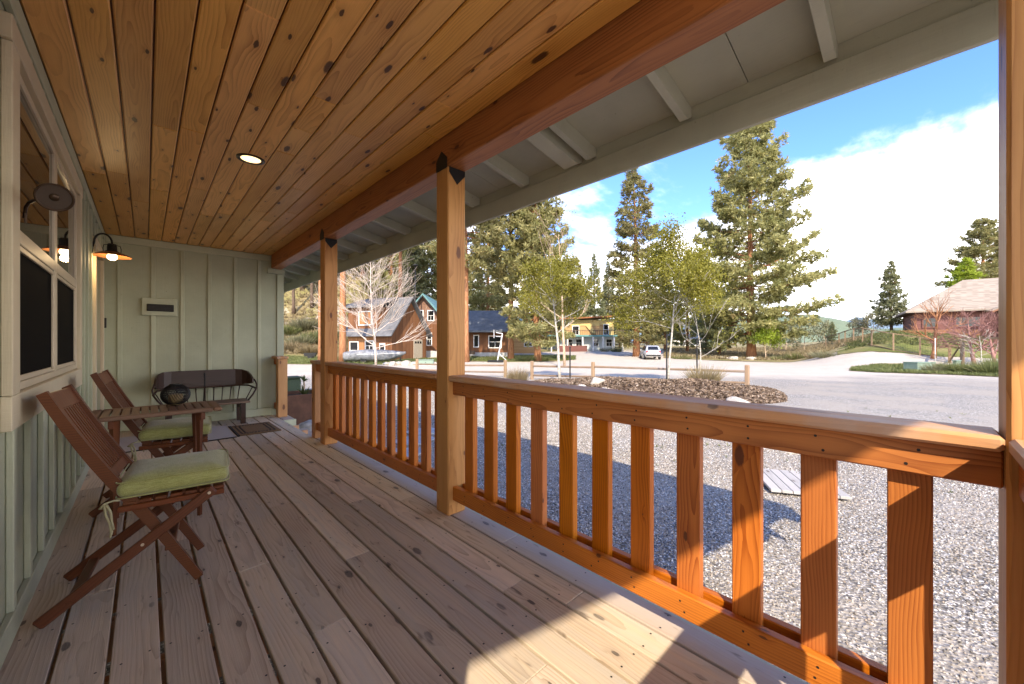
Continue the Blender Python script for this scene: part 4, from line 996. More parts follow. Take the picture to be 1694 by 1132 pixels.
def leaf_cloud(tips, per, size, rs, sp=.16):
    T = np.array([t[0] for t in tips]); c = np.repeat(T, per, 0)+rs.normal(0, sp, (len(T)*per, 3)); m = len(c)
    a = rs.normal(size=(m, 3)); a /= np.linalg.norm(a, axis=1, keepdims=True); b = np.cross(a, rs.normal(size=(m, 3))); b /= np.linalg.norm(b, axis=1, keepdims=True)
    s_ = size*rs.uniform(.6, 1.3, (m, 1))
    V = np.stack([c, c+a*s_*.5+b*s_*.35, c+a*s_, c+a*s_*.5-b*s_*.35], 1).reshape(-1, 3); k = np.arange(m)*4
    return V, np.stack([k, k+1, k+2, k+3], 1), np.repeat(np.clip(rs.normal(.45, .25, m), 0, 1), 4)
def broadleaf(name, u, D, H, label, seed, r, bmat, lmat=None, per=3, lsize=.12, trunk_f=.32, nb=10, depth=2, split=4, spread=.6, upb=.5, blen=.35, lean=(0,0), group=None, p=None, minr=.006, sp=.16, cat='tree', bt=1.0):
    rs = np.random.default_rng(seed); p = p if p is not None else gp(u, D, -.03); t = thing(name, p, label, cat, group)
    tk = B(); tips = []; o_ = np.array(p[:])
    N = 8; P = []; q = o_.copy(); d = np.array([lean[0], lean[1], 1.0]); d /= np.linalg.norm(d)
    for k in range(N+1): P.append(q.copy()); d = d+rs.normal(0, .035, 3); d /= np.linalg.norm(d); q = q+d*H*.92/N
    tk.tube(P, [r*(1-.86*k/N) for k in range(N+1)], 8)
    for k in range(nb):
        f = trunk_f+(1-trunk_f)*(k+.5)/nb*bt; a = k*2.4+rs.normal(0, .4); i = min(int(f*N), N-1); b0_ = P[i]+(P[i+1]-P[i])*(f*N-i)
        el = rs.uniform(.25, .6)+upb*.5*f; dd = np.array([math.cos(a)*math.cos(el), math.sin(a)*math.cos(el), math.sin(el)])
        grow(rs, b0_, dd, H*blen*(1.15-.7*f)*rs.uniform(.75, 1.15), r*.42*(1.1-.7*f), depth, tk, tips, split, spread, upb, 3, minr)
    tk.build('trunk', bmat, t, True, p, fix=False)
    if lmat is not None:
        V, F, tn = leaf_cloud(tips, per, lsize, rs, sp); me = raw_mesh('crown', V-np.array(p[:]), F, lmat, False, tn); link('crown', me, Matrix.Translation(p), t)
    return t
A_ = 'young aspens around the mulch bed'
broadleaf('aspen_tree', 926, 17.3, 5.2, 'leafing aspen with leaning white trunk left of the mulch bed', 11, .075, MT['aspen'], MT['leafy'], 30, .08, .44, 11, 2, 4, .6, .5, .31, (.04,.05), A_, sp=.16)
broadleaf('aspen_tree', 934, 30, 11.5, 'taller bare topped aspen rising behind the leaning aspen', 12, .11, MT['twig'], MT['leafy'], 1, .10, .25, 10, 2, 3, .5, .9, .26, (0,0), A_)
broadleaf('aspen_tree', 1103, 15.0, 5.0, 'aspen with round yellow green crown tied to a stake', 13, .05, MT['aspen'], MT['leafy'], 44, .078, .44, 13, 2, 4, .65, .5, .33, (-.03,.0), A_, sp=.20)
broadleaf('aspen_tree', 1156, 14.6, 3.9, 'slender sparse aspen right of the yellow green one', 14, .034, MT['aspen'], MT['leafy'], 2, .07, .3, 9, 2, 3, .55, .8, .28, (.02,-.02), A_)
broadleaf('birch_tree', 622, 31, 10.5, 'bare white birch in front of the brown house', 15, .10, MT['birch'], None, 1, .1, .14, 34, 2, 5, .42, .35, .29, (0,0), None, minr=.008)
broadleaf('lime_tree', 1267, 45, 4.2, 'bright lime green sapling in front of the giant pine', 16, .06, MT['twig'], MT['lime'], 22, .17, .2, 9, 2, 3, .6, .6, .32, sp=.25)
PV['larch'] = (PV['spruce'][0], PV['spruce'][1].copy()); PV['larch'][1].materials[0] = MT['lime']
pine('larch', 1600, 50, 1.05, 'bright yellow green conifer behind the red barn roof', None, None, 'larch_tree', 1.5)
broadleaf('maple_tree', 1543, 31, 4.6, 'bare dark tree at the left corner of the red barn', 18, .16, MT['pinebark'], None, 1, .1, .22, 9, 2, 4, .55, .5, .36, (.12,-.1), None, minr=.009)
broadleaf('maple_tree', 1612, 29, 3.8, 'bare reddish tree in front of the red barn gable', 19, .13, MT['redtwig'], None, 1, .1, .2, 14, 2, 5, .6, .25, .44, (-.1,.1), None, minr=.008)
broadleaf('maple_tree', 1648, 27.5, 3.6, 'bare reddish tree by the right edge in front of the barn', 20, .12, MT['redtwig'], None, 1, .1, .2, 14, 2, 5, .6, .25, .44, (.1,.1), None, minr=.008)
broadleaf('sapling', 1626, 22.5, 2.5, 'pale bare sapling growing in the green verge', 21, .04, MT['aspen'], None, 1, .1, .25, 8, 2, 3, .6, .4, .36, (.1,0), None, minr=.005)
for k, (u, D, h) in enumerate([(1330,62,4.5),(1300,70,4.0),(1362,78,4.0),(1420,80,3.5),(1445,76,4.2)]):
    broadleaf('scrub_tree', u, D, h, ['grey scrub tree right below the giant pine','low grey scrub tree behind the giant pine','small scrub tree under the far hill','scrub tree left of the deer fence','tall scrub tree behind the deer fence'][k], 40+k, .07, MT['twig'], MT['greygreen'], 5, .28, .1, 9, 2, 3, .7, .3, .42, group='scrub trees on the meadow', minr=.01, sp=.3)
# ---- shrubs and grass clumps
def shrub(u, D, r, h, label, mat, seed, n_=420, p=None, group='low shrubs and grass clumps', name='shrub', wid=.05, upw=1.2, cat='shrub', needles=1):
    rs = np.random.default_rng(seed); p = p if p is not None else gp(u, D, -.02); t = thing(name, p, label, cat, group)
    a = rs.uniform(0, 6.28, n_); q = np.sqrt(rs.uniform(0, 1, n_)); lean = q*rs.uniform(.5, 1.2, n_)
    base = np.stack([np.cos(a)*q*r*.35, np.sin(a)*q*r*.35, np.zeros(n_)], 1); ln = h*rs.uniform(.5, 1.1, n_)
    d = np.stack([np.cos(a)*lean*r/h, np.sin(a)*lean*r/h, np.full(n_, upw)], 1)+rs.normal(0, .18, (n_, 3)); d /= np.linalg.norm(d, axis=1, keepdims=True)
    mid = base+d*ln[:,None]*.55; tip = base+d*ln[:,None]+rs.normal(0, .06*h, (n_, 3)); s_ = np.cross(d, rs.normal(size=(n_, 3))); s_ /= np.linalg.norm(s_, axis=1, keepdims=True); w = wid*h*.3
    V = np.stack([base-s_*w*.5, base+s_*w*.5, mid+s_*w*.5, tip, mid-s_*w*.5], 1).reshape(-1, 3); k = np.arange(n_)*5
    F = np.stack([k, k+1, k+2, k+4], 1); F2 = np.stack([k+4, k+2, k+3, k+3], 1)[:, :3]
    tone = np.repeat(np.clip(rs.normal(.5, .25, n_), 0, 1), 5)
    st_ = B(); 
    for _ in range(7):
        aa = rs.uniform(0, 6.28); st_.tube([(0,0,0), (math.cos(aa)*r*.2, math.sin(aa)*r*.2, h*.3), (math.cos(aa)*r*.45, math.sin(aa)*r*.45, h*.6)], [.018*h, .012*h, .004*h], 4, False)
    so = st_.build('stems', MT['twig'], t, fix=False, origin=(0,0,0)); place(so, Matrix.Translation(p), t)
    V3 = np.concatenate([V, ]); F3 = np.concatenate([np.stack([F[:,0],F[:,1],F[:,2]],1), np.stack([F[:,0],F[:,2],F[:,3]],1), F2])
    link('foliage', raw_mesh('foliage', V3, F3, mat, False, tone), Matrix.Translation(p), t)
shrub(856, 15.5, .62, .80, 'tan dry ornamental grass clump left of the mulch bed', MT['scrub'], 1, 900)
shrub(1165, 13.2, .85, .80, 'dry twiggy shrub under the slender aspen', MT['scrub'], 2, 800, on_bed(1165, 13.4)-Vector((0,0,.05)))
shrub(1363, 37, 2.1, .95, 'long grey brown shrub at the edge of the gravel lot', MT['greygreen'], 3, 900)
shrub(1345, 40, 1.6, .9, 'tan shrub behind the long grey brown one', MT['scrub'], 4, 500)
shrub(1318, 43, 1.8, 1.1, 'yellow green shrub right of the giant pine trunk', MT['green_scrub'], 5, 600)
shrub(1290, 44, 1.6, .8, 'low green shrub close to the giant pine trunk', MT['green_scrub'], 6, 500)
shrub(1215, 43, 1.4, .5, 'rusty low plant left of the giant pine trunk', MT['scrub'], 7, 400)
shrub(1545, 23.5, .9, .75, 'dusky bush in front of the green utility box', MT['greygreen'], 8, 700)
shrub(1572, 23.2, .9, .85, 'dark bush right of the green utility box', MT['green_scrub'], 9, 700)
shrub(1600, 22.5, 1.0, .8, 'leafy green bush on the right hand verge', MT['green_scrub'], 10, 900)
shrub(1640, 21.5, 1.2, 1.0, 'tall green bush by the near post on the verge', MT['green_scrub'], 11, 900)
shrub(1660, 23, 1.2, 1.2, 'green bush at the right edge of the verge', MT['green_scrub'], 12, 900)
shrub(1505, 25.5, .7, .4, 'low tuft of grass on the left part of the verge', MT['green_scrub'], 13, 400)
shrub(1460, 25.5, .8, .35, 'low green tuft at the left tip of the verge', MT['green_scrub'], 14, 400)
shrub(870, 43, 2.2, 1.0, 'dark green bushes under the dense pine', MT['green_scrub'], 15, 700)
shrub(895, 43.5, 2.0, .9, 'green bushes right of the dense pine trunk', MT['green_scrub'], 16, 600)
shrub(820, 44, 2.0, .8, 'low green shrub beside the basketball hoop', MT['green_scrub'], 17, 600)
shrub(1020, 66, 2.0, 1.3, 'rounded green shrub before the yellow house', MT['green_scrub'], 18, 500)
shrub(1000, 67, 1.6, 1.0, 'pale green shrub before the yellow house steps', MT['greygreen'], 19, 400)
shrub(1128, 45.5, 2.2, .8, 'green shrub right behind the parked car', MT['green_scrub'], 20, 600)
shrub(1065, 50, 1.6, .6, 'rusty plant at the slim pine trunk', MT['scrub'], 21, 300)
for k, (u, D, r, h, mt) in enumerate([(483,55,3,1.8,'scrub'),(497,58,3.2,2.2,'greygreen'),(512,54,2.6,1.5,'scrub'),(522,60,3,2.2,'green_scrub'),(505,66,3.5,2.4,'greygreen'),(478,64,3,2,'green_scrub'),(546,62,3,2,'greygreen'),(585,60,3,2,'scrub')]):
    shrub(u, D, r, h, ['tan brush at the foot of the hillside','grey brush above the tan brush on the hillside','tan brush near the far porch post','green brush beside the orange trunk on the hillside','tall grey brush in the middle of the hillside','green brush at the left of the hillside','grey brush right of the far porch post','tan brush behind the brown house'][k], MT[mt], 60+k, 900, group='brush on the hillside', wid=.10)
# loose vegetation nobody could count
def carpet(name, rows, n_, h, mat, seed, label=None):
    rs = np.random.default_rng(seed); u = rs.uniform(rows[0][0], rows[-1][0], n_)
    a = np.interp(u, [r[0] for r in rows], [r[1] for r in rows]); b = np.interp(u, [r[0] for r in rows], [r[2] for r in rows]); D = a+(b-a)*rs.uniform(0, 1, n_)
    r = (u-847)/640; C_ = np.stack([(sn+cs*r)*D, (cs-sn*r)*D, np.zeros(n_)], 1); C_[:,2] = gz(C_[:,0], C_[:,1])+.02
    V, F, tone = tufts(C_, np.tile([[0,0,.6]], (n_, 1)), h, 6, rs, .09, .5)
    o = link(name, raw_mesh(name, V, F, mat, False, tone)); tag(o, label, None, None, 'stuff')
carpet('grass', [(440,36,52),(735,36,46)], 5000, .22, MT['green_scrub'], 1, 'short lawn grass before the brown houses')
carpet('grass', [(735,40.5,51),(952,45,52)], 3500, .22, MT['green_scrub'], 2, 'short grass under the pines by the road')
carpet('dry_grass', [(1100,47,80),(1440,40,90)], 9000, .40, MT['scrub'], 3, 'tall dry meadow grass right of the giant pine')
carpet('grass', [(1410,25.8,27.5),(1450,24,29),(1700,19.5,27.5)], 4200, .20, MT['green_scrub'], 4, 'weedy grass on the right hand verge')
carpet('grass', [(1400,37,55),(1700,32,55)], 5000, .28, MT['green_scrub'], 5, 'rough grass on the bank below the red barn')
carpet('brush', [(440,52,110),(760,58,120)], 7000, .7, MT['scrub'], 6, 'dry brush covering the wooded hillside')
carpet('weeds', [(700,5.5,16),(1100,5,10.5),(1680,3.5,9)], 110, .06, MT['green_scrub'], 8, 'sparse small weeds in the gravel')
# bark chips on the bed
rs = np.random.default_rng(5); n_ = 22000; u = rs.uniform(864, 1300, n_); a = np.interp(u, [862,930,1020,1120,1220,1280,1302], [13,12,11.4,10.7,10.4,10.6,11]); b = np.interp(u, [862,930,1020,1120,1220,1280,1302], [16.8,16.6,15.6,14.8,14,13.2,11.8])
tq = rs.uniform(.01, .99, n_); D = a+(b-a)*tq; r = (u-847)/640; X = (sn+cs*r)*D; Y = (cs-sn*r)*D
Z = gz(X, Y)+.022+.46*np.sin(math.pi*tq)**.8*np.sin(math.pi*(u-862)/440)**.5*(1+.2*np.sin(X*2.1)*np.sin(Y*1.7))
d = rs.normal(size=(n_, 3)); d[:,2] *= .4; d /= np.linalg.norm(d, axis=1, keepdims=True); e = np.cross(d, rs.normal(size=(n_, 3))); e /= np.linalg.norm(e, axis=1, keepdims=True)
c = np.stack([X, Y, Z], 1); s1 = rs.uniform(.02, .055, (n_, 1)); s2 = s1*.45
V = np.stack([c-d*s1-e*s2, c+d*s1-e*s2, c+d*s1+e*s2, c-d*s1+e*s2], 1).reshape(-1, 3); k = np.arange(n_)*4
chm = foliage('bark_chip', (.07,.045,.03), (.27,.19,.135), (.42,.34,.27), .0)
tag(link('bark_chips', raw_mesh('bark_chips', V, np.stack([k,k+1,k+2,k+3],1), chm, False, np.repeat(rs.uniform(0,1,n_), 4))), 'loose bark chips over the mulch bed', None, None, 'stuff')
# ================================================================ buildings
RV, FV = Vector((cs, -sn, 0)), Vector((sn, cs, 0))
def frame(p, a):
    """local axes: x along the view's right turned by a, y away, z up"""
    x = RV*math.cos(a)+FV*math.sin(a); y = FV*math.cos(a)-RV*math.sin(a); M = Matrix((x, y, Vector((0,0,1)))).transposed().to_4x4(); M.translation = p; return M
def vboards(name, a, b, pitch=.2, axis='xy', rough=.8):
    m, n = newmat(name); ob = n('ShaderNodeNewGeometry', out=None).outputs['Position']; x, y, z = n.sep(ob)
    s_ = n.math('ADD', n.math('MULTIPLY', x, cs), n.math('MULTIPLY', y, -sn*1.3)) if axis == 'xy' else z
    k = n.math('FLOOR', n.math('DIVIDE', s_, pitch)); fr = n.math('FRACT', n.math('DIVIDE', s_, pitch))
    w = n('ShaderNodeTexWhiteNoise', {'W': k}, noise_dimensions='1D'); g = n.noise(n.vmath('MULTIPLY', ob, (2,2,.5)), 2.0, 5, .65)
    c = n.mix(n.math('MULTIPLY', n.math('ADD', w, g), .5), a, b); c = n.mix(n.ramp(fr, .90, .97, 0, .7), c, [v*.3 for v in a])
    finish(n, c, rough, n.bump(n.ramp(fr, .9, 1.0, 1, 0), .5, .02), .2); return m
MT['brownwall'] = vboards('brown_board_wall', (.115,.05,.024), (.25,.115,.055)); MT['orangewall'] = vboards('orange_board_wall', (.27,.12,.05), (.40,.20,.09))
MT['shinglewall'] = vboards('brown_shingle_wall', (.16,.085,.055), (.26,.15,.10), .18, 'z'); MT['redwall'] = vboards('red_barn_wall', (.14,.06,.05), (.21,.095,.08), .2, 'z'); MT['rustwall'] = vboards('rust_skirting', (.20,.095,.055), (.28,.14,.08), .25, 'z')
MT['greyroof'] = plain('grey_metal_roof', (.13,.13,.135), .75, .25, 1.5, spec=.2); MT['tealroof'] = plain('blue_green_metal_roof', (.11,.24,.24), .5, .12, 1.5); MT['bluegrey'] = plain('blue_grey_roof', (.13,.14,.15), .75, .2, 1.5, spec=.2)
def shingles():
    m, n = newmat('tan_shingles'); ge = n('ShaderNodeNewGeometry', out=None).outputs['Position']; x, y, z = n.sep(ge)
    s_ = n.math('ADD', n.math('MULTIPLY', x, cs), n.math('MULTIPLY', y, -sn)); r1 = n.math('DIVIDE', z, .11)
    k = n.math('FLOOR', r1); w = n('ShaderNodeTexWhiteNoise', {'Vector': n.comb(n.math('FLOOR', n.math('DIVIDE', n.math('ADD', s_, n.math('MULTIPLY', k, .17)), .3)), k, 0.0)}, noise_dimensions='2D')
    c = n.mix(w, (.25,.205,.16), (.36,.30,.24)); c = n.mix(n.ramp(n.math('FRACT', r1), .15, .0, 0, .5), c, (.18,.15,.12)); finish(n, c, .9, None, .15); return m
MT['shingle'] = shingles(); MT['white'] = plain('white_trim', (.74,.72,.68), .6, .05); MT['found'] = plain('concrete', (.42,.41,.39), .85, .12); MT['beige'] = plain('beige_door', (.40,.34,.26), .6, .08)
MT['dglass'] = gm; MT['yellow'] = plain('yellow_plaster', (.58,.43,.17), .8, .1); MT['palewall'] = plain('pale_blue_wall', (.52,.55,.55), .75, .06); MT['teal'] = plain('teal_trim', (.12,.27,.25), .6); MT['log'] = vboards('honey_log_wall', (.42,.24,.10), (.55,.35,.16), .25, 'z')
def win(M, par, plane, a0, a1, z0, z1, off=0.0, cross=True, fm=None, glass=None):
    """framed window standing proud of wall plane 'x' (facing -x) or 'y' (facing -y)"""
    def bx(b, lo, hi, d0, d1): b.box((off-d1, lo[0], lo[1]), (off-d0, hi[0], hi[1])) if plane == 'x' else b.box((lo[0], off-d1, lo[1]), (hi[0], off-d0, hi[1]))
    w = .11; f = B(M)
    for lo, hi in (((a0-w, z0-w), (a0, z1+w)), ((a1, z0-w), (a1+w, z1+w)), ((a0, z0-w), (a1, z0)), ((a0, z1), (a1, z1+w))): bx(f, lo, hi, .004, .08)
    if cross:
        am, zm_ = (a0+a1)/2, (z0+z1)/2; bx(f, (a0, zm_-.025), (a1, zm_+.025), .012, .06); bx(f, (am-.02, z0), (am+.02, zm_-.025), .012, .06)
    fo = f.build('window', fm or MT['white'], par); g = B(M); bx(g, (a0, z0), (a1, z1), .003, .01); g.build('pane', glass or MT['dglass'], fo); return fo
# --- brown house with the dormer
pA = gp(648, 42, -.15); MA = Matrix(((math.sin(R(25))*RV+math.cos(R(25))*FV), (-math.cos(R(25))*RV+math.sin(R(25))*FV), Vector((0,0,1)))).transposed().to_4x4(); MA.translation = pA
hA = thing('brown_house', pA, 'brown board house with dark roof and dormer behind the bare birch', 'house')
B(MA).box((0,0,0), (6,6.5,3.5)).build('wall', MT['brownwall'], hA)
B(MA).box((-.03,2.3,.0), (-.005,6.48,3.3)).build('front_panel', MT['orangewall'], hA)
for y0 in (.02, 6.38): B(MA).prism([(0.05,3.45),(5.95,3.45),(3,7.1)], y0, y0+.1, 1).build('gable', MT['brownwall'], hA)
for sg, nm in ((0, 'roof'), (1, 'roof')):
    B(MA).prism([(-.55,2.85),(3,7.25),(3,7.45),(-.75,2.85)] if sg == 0 else [(3.01,7.25),(6.55,2.85),(6.75,2.85),(3.01,7.45)], -.5, 7.0, 1).build('roof', MT['greyroof'], hA)
B(MA).box((-.02,2.0,3.5), (2.4,6.5,6.15)).build('dormer', MT['brownwall'], hA)
B(MA).prism([(-.6,6.1),(3.0,7.28),(3.0,7.5),(-.6,6.3)], 1.6, 7.0, 1).build('dormer_roof', MT['greyroof'], hA)
win(MA, hA, 'x', 2.9, 4.7, 4.2, 5.6, -.02, False, glass=MT['orangewall']); win(MA, hA, 'x', 4.9, 6.1, 1.3, 2.2, -.03, False); win(MA, hA, 'x', 2.6, 3.7, 1.3, 2.3, -.03)
dA = B(MA).box((-.06,.9,.05), (-.005,1.7,2.1)).build('door', MT['white'], hA); B(MA).box((-.075,1.0,.9), (-.061,1.6,1.9)).build('pane', MT['dglass'], dA)
gA = B(MA).box((3.6,-.06,.05), (5.2,-.005,2.5)).build('garage_door', MT['beige'], hA)
for k in range(3): B(MA).box((3.8+.45*k,-.075,2.05), (4.1+.45*k,-.061,2.3)).build('pane', MT['dglass'], gA)
# --- green roofed house and its low wing
pB = gp(661, 50, -.1); MB_ = frame(pB, 0.0); hB = thing('green_roofed_house', pB, 'tall brown shingled house with blue green metal roof', 'house')
B(MB_).box((0,0,0), (6.2,8,4.4)).build('wall', MT['brownwall'], hB)
B(MB_).prism([(.0,4.4),(6.2,4.4),(3.1,8.0)], .02, .2, 1).build('gable', MT['shinglewall'], hB)
B(MB_).prism([(-.5,3.9),(3.1,8.1),(3.1,8.32),(-.75,3.9)], -.6, 8.4, 1).build('roof', MT['tealroof'], hB); B(MB_).prism([(3.11,8.1),(6.7,3.9),(6.95,3.9),(3.11,8.32)], -.6, 8.4, 1).build('roof', MT['tealroof'], hB)
B(MB_).prism([(-.45,3.72),(3.1,7.9),(6.65,3.72),(6.65,3.9),(3.1,8.09),(-.45,3.9)], -.62, -.52, 1).build('bargeboard', MT['black'], hB)
win(MB_, hB, 'y', 2.3, 3.0, 4.9, 6.1); win(MB_, hB, 'y', 3.7, 4.4, 4.9, 6.1); win(MB_, hB, 'y', 2.25, 2.95, 2.0, 2.9); win(MB_, hB, 'y', 3.6, 4.1, 1.7, 3.2)
B(MB_).box((-.05,-.05,0), (6.25,-.005,.95)).build('foundation', MT['found'], hB)
B(MB_).box((6.25,-.4,.75), (13.9,5.5,3.45)).build('wing_wall', MT['brownwall'], hB); B(MB_).box((6.26,-.45,0), (13.95,5.55,.74)).build('foundation', MT['found'], hB)
B(MB_).prism([(-1.8,3.3),(3.2,6.1),(7.2,3.5),(7.2,3.65),(3.2,6.4),(-1.8,3.5)], 5.6, 14.6, 0).build('wing_roof', MT['bluegrey'], hB)
for x in (7.0, 9.0): B(MB_).box((x,-1.5,0), (x+.16,-1.34,3.35)).build('porch_pillar', MT['orangewall'], hB)
win(MB_, hB, 'y', 9.7, 10.2, 1.5, 2.9, -.4, False); win(MB_, hB, 'y', 11.6, 13.1, 1.4, 2.8, -.4)
B(MB_).box((6.3,-1.6,.55), (9.9,-1.5,1.0)).build('porch_rail', MT['darkbark'], hB)
# --- small teal roofed house
pC = gp(833, 62, -.1); MC = frame(pC, R(-8)); hC = thing('teal_roofed_cabin', pC, 'small cabin with teal roof behind the orange trunk', 'house')
B(MC).box((0,0,0), (5.2,5,3.4)).build('wall', MT['log'], hC); B(MC).prism([(0,3.4),(5.2,3.4),(2.1,5.7)], .02, .15, 1).build('gable', MT['redwall'], hC)
B(MC).prism([(-.5,2.9),(2.1,5.75),(2.1,5.95),(-.7,2.9)], -.6, 5.5, 1).build('roof', MT['tealroof'], hC); B(MC).prism([(2.11,5.75),(5.8,2.9),(6.0,2.9),(2.11,5.95)], -.6, 5.5, 1).build('roof', MT['tealroof'], hC)
win(MC, hC, 'y', 1.6, 2.5, 3.6, 4.6, 0, False); win(MC, hC, 'y', 3.4, 4.6, 1.2, 2.2)
# --- yellow house with balcony
pD = gp(926, 70, -.1); MD = frame(pD, R(4)); hD = thing('yellow_house', pD, 'yellow two storey house with a long balcony on white posts', 'house')
B(MD).box((0,0,0), (10.2,7,2.9)).build('lower_wall', MT['palewall'], hD); B(MD).box((.3,.6,2.92), (10.0,7,5.6)).build('upper_wall', MT['log'], hD)
B(MD).box((7.6,.5,4.9), (10.1,.59,5.7)).build('yellow_band', MT['yellow'], hD); B(MD).box((9.3,.48,2.95), (10.1,.585,4.9)).build('yellow_band', MT['yellow'], hD); B(MD).box((.25,.5,4.7), (7.55,.58,5.7)).build('yellow_band', MT['yellow'], hD)
B(MD).prism([(-.2,5.75),(10.9,6.35),(10.9,6.6),(-.2,6.0)], -.6, 7.6, 1).build('roof', MT['rust'], hD)
B(MD).prism([(4.9,4.7),(5.8,4.7),(6.9,3.3),(6.0,3.3)], .30, .45, 1).build('brace', MT['yellow'], hD)
bD = B(MD).box((-2.2,-1.7,2.7), (11.3,.48,2.98)).build('balcony', MT['teal'], hD)
B(MD).box((-2.2,-1.68,3.75), (11.3,-1.6,3.85)).build('handrail', MT['darkbark'], bD)
for k in range(40): B(MD).box((-2.15+.343*k,-1.67,2.99), (-2.09+.343*k,-1.61,3.74)).build('spindle', MT['darkbark'], bD)
for x in (-1.9, 1.0, 3.7, 5.6, 7.4, 9.4, 11.0): B(MD).box((x,-1.6,0), (x+.22,-1.38,2.69)).build('pillar', MT['white'], hD)
for x in (1.3, 3.0, 6.1, 8.6): win(MD, hD, 'y', x, x+1.0, 1.0, 2.2)
win(MD, hD, 'y', 8.3, 9.1, 3.1, 4.9, .55); win(MD, hD, 'y', 2.5, 3.6, 3.1, 4.6, .55)
B(MD).box((-.9,-3.2,0), (4.2,-3.1,1.1)).build('red_fence', MT['redwall'], hD)
# --- far dark blue house
pE = gp(1112, 100, 0); ME = frame(pE, 0); hE = thing('blue_roofed_house', pE, 'distant house with dark blue roof beyond the dry meadow', 'house')
B(ME).box((0,0,0), (9,6,2.0)).build('wall', MT['white'], hE); B(ME).prism([(-.6,1.8),(3,4.2),(6.8,1.8)], -.8, 9.8, 0).build('roof', plain('navy_roof', (.05,.065,.10), .6), hE)
win(ME, hE, 'y', 2, 3, .8, 1.7, 0, False); win(ME, hE, 'y', 5, 6.4, .8, 1.7, 0, False)
# --- red barn
pF = gp(1512, 41.5, -.6); MF = frame(pF, R(-40)); hF = thing('red_barn', pF, 'low red barn house with tan shingle roof on the bank', 'house')
B(MF).box((0,0,.9), (16,9,2.85)).build('wall', MT['redwall'], hF); B(MF).box((-.05,-.05,-.8), (16.05,9.05,.89)).build('skirting', MT['rustwall'], hF)
V = [(-.7,-.8,2.7),(16.7,-.8,2.7),(16.7,9.8,2.7),(-.7,9.8,2.7),(4.2,4.5,6.2),(16.7,4.5,6.2)]
B(MF).add(V+[(v[0],v[1],v[2]+.16) for v in V], [(0,1,5,4),(3,4,5,2),(0,4,3),(6,7,11,10),(9,10,11,8),(6,10,9),(0,1,7,6),(1,5,11,7),(5,2,8,11),(2,3,9,8),(3,0,6,9)]).build('roof', MT['shingle'], hF)
B(MF).box((5.6,-1.3,.0), (11.6,-.02,2.8)).build('porch_wall', MT['redwall'], hF); B(MF).prism([(5.6,2.8),(11.6,2.8),(8.6,4.35)], -1.32, -1.2, 1).build('gable', MT['redwall'], hF)
B(MF).prism([(5.0,2.55),(8.6,4.45),(8.6,4.62),(4.8,2.6)], -1.9, 3.2, 1).build('porch_roof', MT['shingle'], hF); B(MF).prism([(8.61,4.45),(12.2,2.55),(12.4,2.6),(8.61,4.62)], -1.9, 3.2, 1).build('porch_roof', MT['shingle'], hF)
B(MF).prism([(5.0,2.40),(8.6,4.3),(12.2,2.40),(12.2,2.54),(8.6,4.44),(5.0,2.54)], -1.95, -1.85, 1).build('bargeboard', MT['rustwall'], hF)
B(MF).box((5.6,-1.36,2.72), (11.6,-1.325,2.86)).build('belt_trim', MT['white'], hF)
win(MF, hF, 'y', 3.0, 4.6, 1.2, 2.1, 0, False, MT['redwall']); win(MF, hF, 'y', 8.2, 9.4, 1.0, 2.1, -1.3); win(MF, hF, 'y', .7, 1.7, 1.2, 2.1, 0, False, MT['redwall'])
# distant treeline
for k, (u, D, kd, s_) in enumerate([(775,112,'full',.8),(795,104,'dark',.9),(820,100,'full',.7),(866,98,'dark',.8),(905,100,'dark',.9),(940,108,'full',.7),(970,118,'full',.7),(1000,120,'dark',.9),(1035,110,'full',.65),(1070,104,'dark',.7),(1082,112,'full',.6),(1115,122,'full',.5),(1150,118,'dark',.6)]):
    pine(kd, u, D, s_, ['leftmost','second','third','fourth','fifth','sixth','seventh','eighth','ninth','tenth','eleventh','twelfth','rightmost'][k]+' distant pine from the left in the treeline behind the yellow house', 'distant treeline')
# ================================================================ street furniture and vehicles
MT['fencewood'] = wood('fence_rail_wood', (.21,.135,.08), (.11,.065,.04), rings=18, contrast=.5, knots=.2, rough=.8, grey=(.22,.175,.14), vary=.3); MT['fencepost'] = wood('fence_post_wood', (.30,.205,.125), (.18,.11,.06), rings=18, contrast=.5, knots=.2, rough=.8, vary=.2)
def split_fence(pts, label, rails=(.62, .27), drop=0):
    P = [gp(u, D) for u, D in pts]; c = sum(P, Vector())/len(P); t = thing('split_rail_fence', c, label, 'fence', 'split rail fences along the gravel lot')
    for p in P: board('fence_post', p+Vector((0,0,-.1)), p+Vector((0,0,.90)), .14, .13, MT['fencepost'], t, up=(1,0,0), b=.02)
    for a, b in zip(P[:-1], P[1:]):
        d = (b-a).normalized()
        for z in rails: board('rail', a+d*.075+Vector((0,0,z)), b-d*.075+Vector((0,0,z+random.uniform(-.04,.03))), .12, .085, MT['fencewood'], t, b=.02)
split_fence([(1236,14.2),(981,17.2),(880,18.6)], 'long split rail fence behind the mulch bed', (.66,.24))
split_fence([(836,20.0),(757,20.9),(690,22)], 'split rail fence left of the gap, seen past the middle post')
